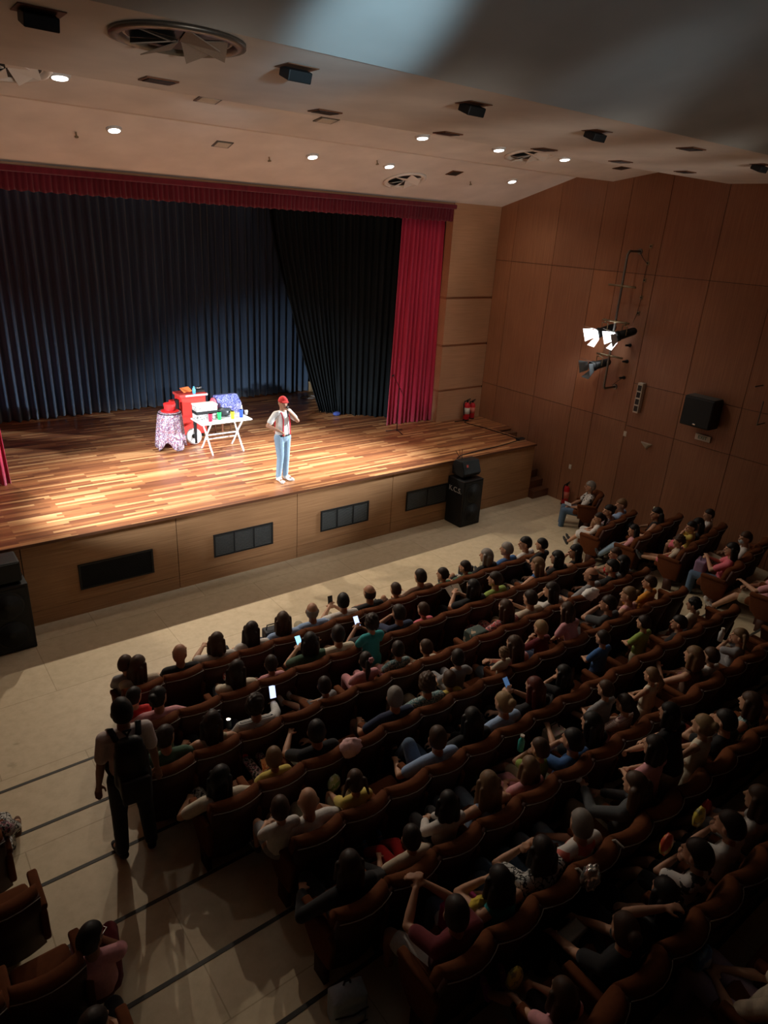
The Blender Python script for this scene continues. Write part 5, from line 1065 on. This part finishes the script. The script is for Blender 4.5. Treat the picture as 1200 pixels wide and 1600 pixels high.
# ---------------------------------------------------------------- things in hands and on laps
PAT_RW = pattern('redwhite', [(.6, .05, .04), (.6, .5, .45), (.55, .06, .05)], 20)
M_SCR = mat('phone_screen', (.1, .3, .5), .2, emit=(.25, .60, 1.0), estr=2.2) ; M_SCR3 = mat('phone_screen_dim', (.1, .2, .3), .2, emit=(.2, .4, .8), estr=.25); M_SCR2 = mat('phone_screen_white', (.3, .3, .4), .2, emit=(.55, .65, 1.0), estr=1.6)
def bagmesh(name, w, d, h):
    g = G(); g.box((0, 0, 0), (w, d, h)); g.box((0, -d*.3, -h*.12), (w*.8, d*.6, h*.6)); return g.mesh(name, remesh=min(w, h)/14, soften=4)
for kind, t, J in HELD:
    wl, wr = J['wriL'], J['wriR']; mid = (wl+wr)/2; s = J['s']
    def put(name, label, cat, p, rz=0): q = W2(t, p*t.scale[0] if True else p); return thing(name, label, cat, q, t.rotation_euler.z+rz)
    if kind in ('phone', 'phone_s', 'phone_r', 'phone_off'):
        lab = {'phone': 'bright blue-white phone held over a lap in second row', 'phone_s': None, 'phone_r': 'small bright phone held up by the striped-top person', 'phone_off': 'dark phone held up by the man in the white shirt'}[kind]
        if kind == 'phone_s': lab = 'small lit phone beside the man in black, second row' if 'man in black' in t['label'] else 'lit screen with blue stripes before the red-haired woman'
        p = mid+Vector((0, .07, .07)) if kind != 'phone_r' else wr+Vector((.02, .10, .09))
        o = put('phone', lab, 'phone', p); o.rotation_euler.x = {'phone': -.9, 'phone_s': -.7, 'phone_r': -.35, 'phone_off': -.2}[kind]
        g = G(); g.bb(-.042, .042, 0, .009, -.085, .085); part('case', g, M_BLACK, o, bevel=.004)
        g = G(); g.bb(-.038, .038, -.002, .002, -.08, .08); part('screen', g, {'phone': M_SCR, 'phone_off': M_BLACK}.get(kind, M_SCR2 if 'stripes' not in lab else M_SCR3), o)
    elif kind == 'can':
        o = put('drink_can', 'open silver drink can held by the woman with sunglasses', 'can', wr+Vector((0, .07, .06))); g = G(); g.lathe((0, 0, -.06), (0, 0, .06), [(0, .028), (.06, .033), (.92, .033), (1, .027)], 18); part('can_body', g, mat('can_dark', (.06, .08, .09), .3, .5), o, True); g = G(); g.cyl((0, 0, .059), (0, 0, .063), .026); part('top', g, M_STEEL, o)
        g = G(); M = headM(J); c = J['head']
        for x in (-.035, .035): g.ball(c+M @ Vector((x, .06, .098)), (.032, .02, .012), 10, 6)
        g.tube([c+M @ Vector((-.08, 0, .06)), c+M @ Vector((-.04, .06, .1)), c+M @ Vector((.04, .06, .1)), c+M @ Vector((.08, 0, .06))], .005, 6)
        part('sunglasses', g, M_BLACK, t, True)
    elif kind == 'redbox': o = put('red_box', 'small red and white paper box held in the second row', 'box', mid+Vector((0, .06, .06))); g = G(); g.box((0, 0, 0), (.10, .06, .09)); part('carton', g, PAT_RW, o, bevel=.01)
    elif kind == 'book': o = put('booklet', 'open pale booklet held by the black-haired woman, second row', 'booklet', mid+Vector((0, .08, .02))); g = G(); g.box((-.07, 0, 0), (.14, .006, .19), ry=.0, rx=-.9, rz=.12); g.box((.07, 0, 0), (.14, .006, .19), rx=-.9, rz=-.12); part('pages', g, M_OFFW, o)
    elif kind == 'booklet': o = put('booklet', 'folded white booklet on the knees of the corner-seat man', 'booklet', mid+Vector((0, .06, .04))); g = G(); g.box((0, 0, 0), (.20, .16, .012), rx=.3); part('pages', g, M_WHITE, o)
    elif kind == 'card': o = put('card', 'pink and orange picture card held by the small child', 'card', wr+Vector((0, .05, .05))); g = G(); g.box((0, 0, 0), (.13, .006, .13), rx=-.6); part('sheet', g, pattern('cardprint', [(.8, .4, .3), (.7, .2, .1), (.85, .7, .6)], 25), o)
    elif kind == 'ball': o = put('ball', 'small white ball held up by the curly-haired woman', 'ball', wl+Vector((0, .08, .05))); g = G(); g.ball((0, 0, 0), .04); part('skin', g, M_WHITE, o, True)
    elif kind in ('bottle', 'bottle2'):
        o = put('drink_bottle', 'turquoise drinking bottle held to a child in green' if kind == 'bottle' else 'clear bottle held by the girl with two hair ties', 'bottle', mid+Vector((-.04, .09, .04))); g = G(); g.lathe((0, 0, -.09), (0, 0, .09), [(0, .034), (.7, .036), (.85, .02), (1, .018)], 14); part('body', g, mat('bottle_teal', (.05, .35, .32), .3) if kind == 'bottle' else mat('bottle_clear', (.5, .5, .5), .1), o, True); g = G(); g.cyl((0, 0, .09), (0, 0, .11), .022); part('cap', g, M_OFFW, o)
    elif kind == 'orangecup': o = put('cup', 'orange beaker held by the child in red trousers', 'cup', wr+Vector((0, .06, .06))); g = G(); g.lathe((0, 0, -.06), (0, 0, .06), [(0, .03), (1, .042)], 16); part('body', g, mat('cup_orange', (.85, .12, .05), .4), o, True)
    elif kind in ('yellowbag', 'greenbag', 'yellowbag2', 'redsnack', 'redball'):
        lab = {'greenbag': 'silver and green snack bag held in the fifth row', 'yellowbag2': 'yellow-green snack bag held by a boy, eighth row', 'redsnack': 'long red and yellow snack bag held by a boy', 'redball': 'round red bag held at the right edge of the eighth row'}.get(kind)
        if not lab: lab = 'yellow snack bag held by the little child, fourth row' if 'little' in t['label'] else 'yellow and silver snack bag at the bottom edge'
        o = put('snack_bag', lab, 'snack bag', mid+Vector((0, .10, 0))); cols = {'greenbag': [(.3, .35, .2), (.5, .52, .5), (.15, .3, .1)], 'redsnack': [(.55, .08, .04), (.6, .12, .05), (.6, .45, .08)], 'redball': [(.5, .04, .03), (.4, .03, .03)]}.get(kind, [(.6, .5, .08), (.25, .25, .1), (.55, .45, .1)])
        g = G(); g.ball((0, 0, 0), (.075, .045, .11), 12, 8, fn=lambda d: 1+.12*math.sin(9*d.x)*math.sin(8*d.z)); part('foil', g, pattern('foil_'+kind, cols, 12, rough=.35), o, True)
    elif kind in ('darkbag', 'pastelbag', 'coralbag', 'purplebag'):
        lab = {'pastelbag': 'pastel printed bag on the knees of the black-haired woman', 'coralbag': 'coral drawstring bag on a lap at right edge', 'purplebag': 'lilac school backpack on the coral-top woman\'s lap'}.get(kind)
        if not lab: lab = 'dark navy bag on the lap of the auburn-haired woman' if 'auburn' in t['label'] else ('big black handbag on the grey-haired woman\'s lap' if 'grey' in t['label'] else 'grey bag on the lap of the woman with a flower')
        m_ = {'pastelbag': pattern('pastel', [(.6, .45, .45), (.5, .55, .4), (.6, .58, .55)], 14), 'coralbag': mat('bag_coral', (.42, .08, .06), .7), 'purplebag': mat('bag_lilac', (.30, .20, .32), .8)}.get(kind, mat('bag_dark', (.03, .035, .045), .7))
        o = put('handbag' if kind != 'purplebag' else 'backpack', lab, 'bag' if kind != 'purplebag' else 'backpack', J['pel']+Vector((0, .36, .16)))
        link('bag_body', cached(('bag', kind), lambda: bagmesh('bag_body', .30 if kind == 'purplebag' else .24, .18, .24 if kind == 'purplebag' else .17)), m_, o)
        g = G(); g.tube([(-.08, 0, .08), (-.06, .02, .15), (.06, .02, .15), (.08, 0, .08)], .009, 6); part('strap', g, M_BLACK, o, True)
    elif kind == 'bluething': o = put('snack_bag', 'shiny blue bag held by the person in lilac trousers', 'snack bag', mid+Vector((-.05, .12, .05))); g = G(); g.ball((0, 0, 0), (.10, .05, .12), fn=lambda d: 1+.15*math.sin(6*d.x)); part('foil', g, pattern('bluefoil', [(.04, .10, .3), (.1, .25, .5), (.3, .35, .45)], 10, rough=.3), o, True)
    elif kind == 'flower':
        g = G(); c = J['head']+headM(J) @ Vector((.04, -.075, .06))
        for q in range(6): g.ball(c+Vector((.025*math.cos(q*1.05), -.01, .025*math.sin(q*1.05))), .017, 8, 6)
        part('hair_flower', g, mat('flower_pink', (.8, .4, .45), .6), t, True)
    elif kind == 'clip': g = G(); g.box(J['head']+headM(J) @ Vector((0, -.11, .04)), (.07, .012, .035)); part('hair_clip', g, M_STEEL, t)
    elif kind == 'mask':
        g = G(); M = headM(J); g.ball(J['head']+M @ Vector((0, .055, -.045)), (.06, .062, .055), 14, 9, M); part('face_mask', g, mat('mask_blue', (.5, .58, .62), .8), t, True)
    elif kind == 'glasses':
        M = headM(J); c = J['head']; g = G(); g.tube([c+M @ Vector((x, y, .014)) for x, y in ((-.082, 0), (-.07, .10), (.07, .10), (.082, 0))], .004, 6); part('glasses', g, M_STEEL, t)
    if kind == 'darkbag' and 'flower' in t['label']:
        g = G(); c = J['head']+headM(J) @ Vector((.05, .05, .09))
        for q in range(6): g.ball(c+Vector((.022*math.cos(q*1.05), -.0, .022*math.sin(q*1.05))), .016, 8, 6)
        part('hair_flower', g, mat('flower_cream', (.75, .7, .5), .6), t, True)
# ---------------------------------------------------------------- loose things among the seats
def on_seat(name, label, cat, k, i, me, m, dx=0, dy=.36, dz=.55, rz=0):
    x, y, z = spos(k, i) if isinstance(k, int) else rpos(k, i)[:3]; o = link(name, me, m); o.location = (x+dx, y+dy, z+dz); o.rotation_euler = (0, 0, rz); return tag(o, label, cat)
def rag(name, w, d, h, seed):
    r = random.Random(seed); g = G(); a, b, c = [r.uniform(5, 9) for _ in range(3)]
    g.ball((0, 0, 0), (w, d, h), 20, 12, fn=lambda q: 1+.14*math.sin(a*q.x+b*q.z)*math.cos(c*q.y)); return g.mesh(name)
on_seat('backpack', 'dark green backpack with badges on a third row seat', 'backpack', 3, 9, bagmesh('backpack', .30, .22, .34), pattern('greenpack', [(.05, .08, .07), (.05, .08, .07), (.4, .3, .2)], 9), dz=.62)
on_seat('shoulder_bag', 'olive green bag resting on the knees behind the standing man', 'bag', 3, 0, bagmesh('shoulder_bag', .36, .16, .30), mat('bag_olive', (.16, .17, .11), .8), dz=.76, dy=.52)
on_seat('jacket', 'white cloth hung over a seat back in the third row', 'cloth', 3, 13, rag('jacket', .20, .09, .10, 2), mat('cloth_whitejacket', (.7, .7, .68), .9), dz=.90, dy=.02, dx=.1)
on_seat('bonnet', 'pink baby bonnet hooked on the seat back ahead, fourth row', 'cloth', 4, 3, rag('bonnet', .13, .10, .10, 3), mat('cloth_bonnet', (.65, .42, .42), .9), dz=.90, dy=.02, dx=-.24)
on_seat('shoulder_bag', 'crimson bag beside the person lying back in fifth row', 'bag', 5, 3, bagmesh('shoulder_bag', .22, .12, .10), mat('bag_crimson', (.4, .03, .06), .6), dz=.62, dx=-.12)
on_seat('folder', 'flat pale green folder on a seat in the fifth row', 'folder', 5, 2, G().box((0, 0, 0), (.30, .22, .015)).mesh('folder'), mat('folder_green', (.26, .30, .17), .7), dz=.50, dy=.5, dx=-.3)
on_seat('paper', 'small pale paper lying on the floor before the sixth row', 'paper', 6, 2, G().box((0, 0, 0), (.16, .11, .006)).mesh('paper'), mat('paper_green', (.4, .42, .28), .8), dz=.01, dy=.75, dx=.1, rz=.4)
on_seat('shoulder_bag', 'small round bag on an empty third row seat', 'bag', 3, 8, rag('shoulder_bag', .11, .09, .05, 9), mat('bag_mint', (.2, .26, .22), .7), dz=.52)
on_seat('shoulder_bag', 'magenta bag with yellow label between seventh row seats', 'bag', 7, 1, bagmesh('shoulder_bag', .30, .16, .26), mat('bag_magenta', (.35, .02, .12), .7), dz=.62, dx=-.18, dy=.5)
on_seat('cardigan', 'mustard yellow garment lying over the magenta bag', 'cloth', 7, 1, rag('cardigan', .10, .06, .07, 5), mat('cloth_mustard', (.6, .45, .06), .9), dz=.80, dx=-.12, dy=.36)
on_seat('tote_bag', 'white canvas bag with black straps hung behind the seventh row', 'bag', 7, 2, bagmesh('tote_bag', .28, .12, .42), mat('bag_canvas', (.5, .48, .44), .9), dz=.42, dy=-.14, dx=-.05)
on_seat('snack_bag', 'crumpled silver foil bag held up in the eighth row', 'snack bag', 8, 2, rag('snack_bag', .09, .07, .12, 7), mat('silver_foil', (.7, .7, .66), .22, .9), dz=.98, dy=.74, dx=.22)
for q, (k, i, rz) in enumerate(((7, 2, .0), (7, 3, .1))):
    x, y, z = spos(k, i); g = G(); g.tube([(x+.21, y+.14, z+.84), (x+.215, y+.06, z+.93), (x+.215, y-.02, z+.92)], .012, 6)
    o = part('seat_tag', g, M_EDGE, smooth=True); tag(o, 'pale band over the seat back, %s white-dressed person of the seventh row' % ('behind the patterned' if q == 0 else 'behind the grey-haired'), 'band')
# grey backpack on the floor
t = thing('backpack', 'pale blue-grey backpack standing on floor behind the sixth row end', 'backpack', (-11.27, -8.14, .5), -.25)
g = G(); g.box((0, 0, .21), (.28, .16, .36)); g.ball((0, 0, .36), (.14, .08, .08)); g.box((0, -.08, .14), (.22, .10, .20)); link('pack_body', g.mesh('pack_body', remesh=.014, soften=4), mat('pack_blue', (.36, .43, .50), .8), t)
g = G(); g.tube([(-.13, -.11, .28), (0, -.135, .29), (.13, -.11, .28)], .007, 6); g.tube([(-.12, -.13, .16), (0, -.145, .165), (.12, -.13, .16)], .006, 6); part('zip', g, M_BLACK, t, True)
g = G(); g.tube([(-.03, .02, .42), (-.02, .02, .47), (.02, .02, .47), (.03, .02, .42)], .009, 6); part('handle', g, M_BLACK, t, True)
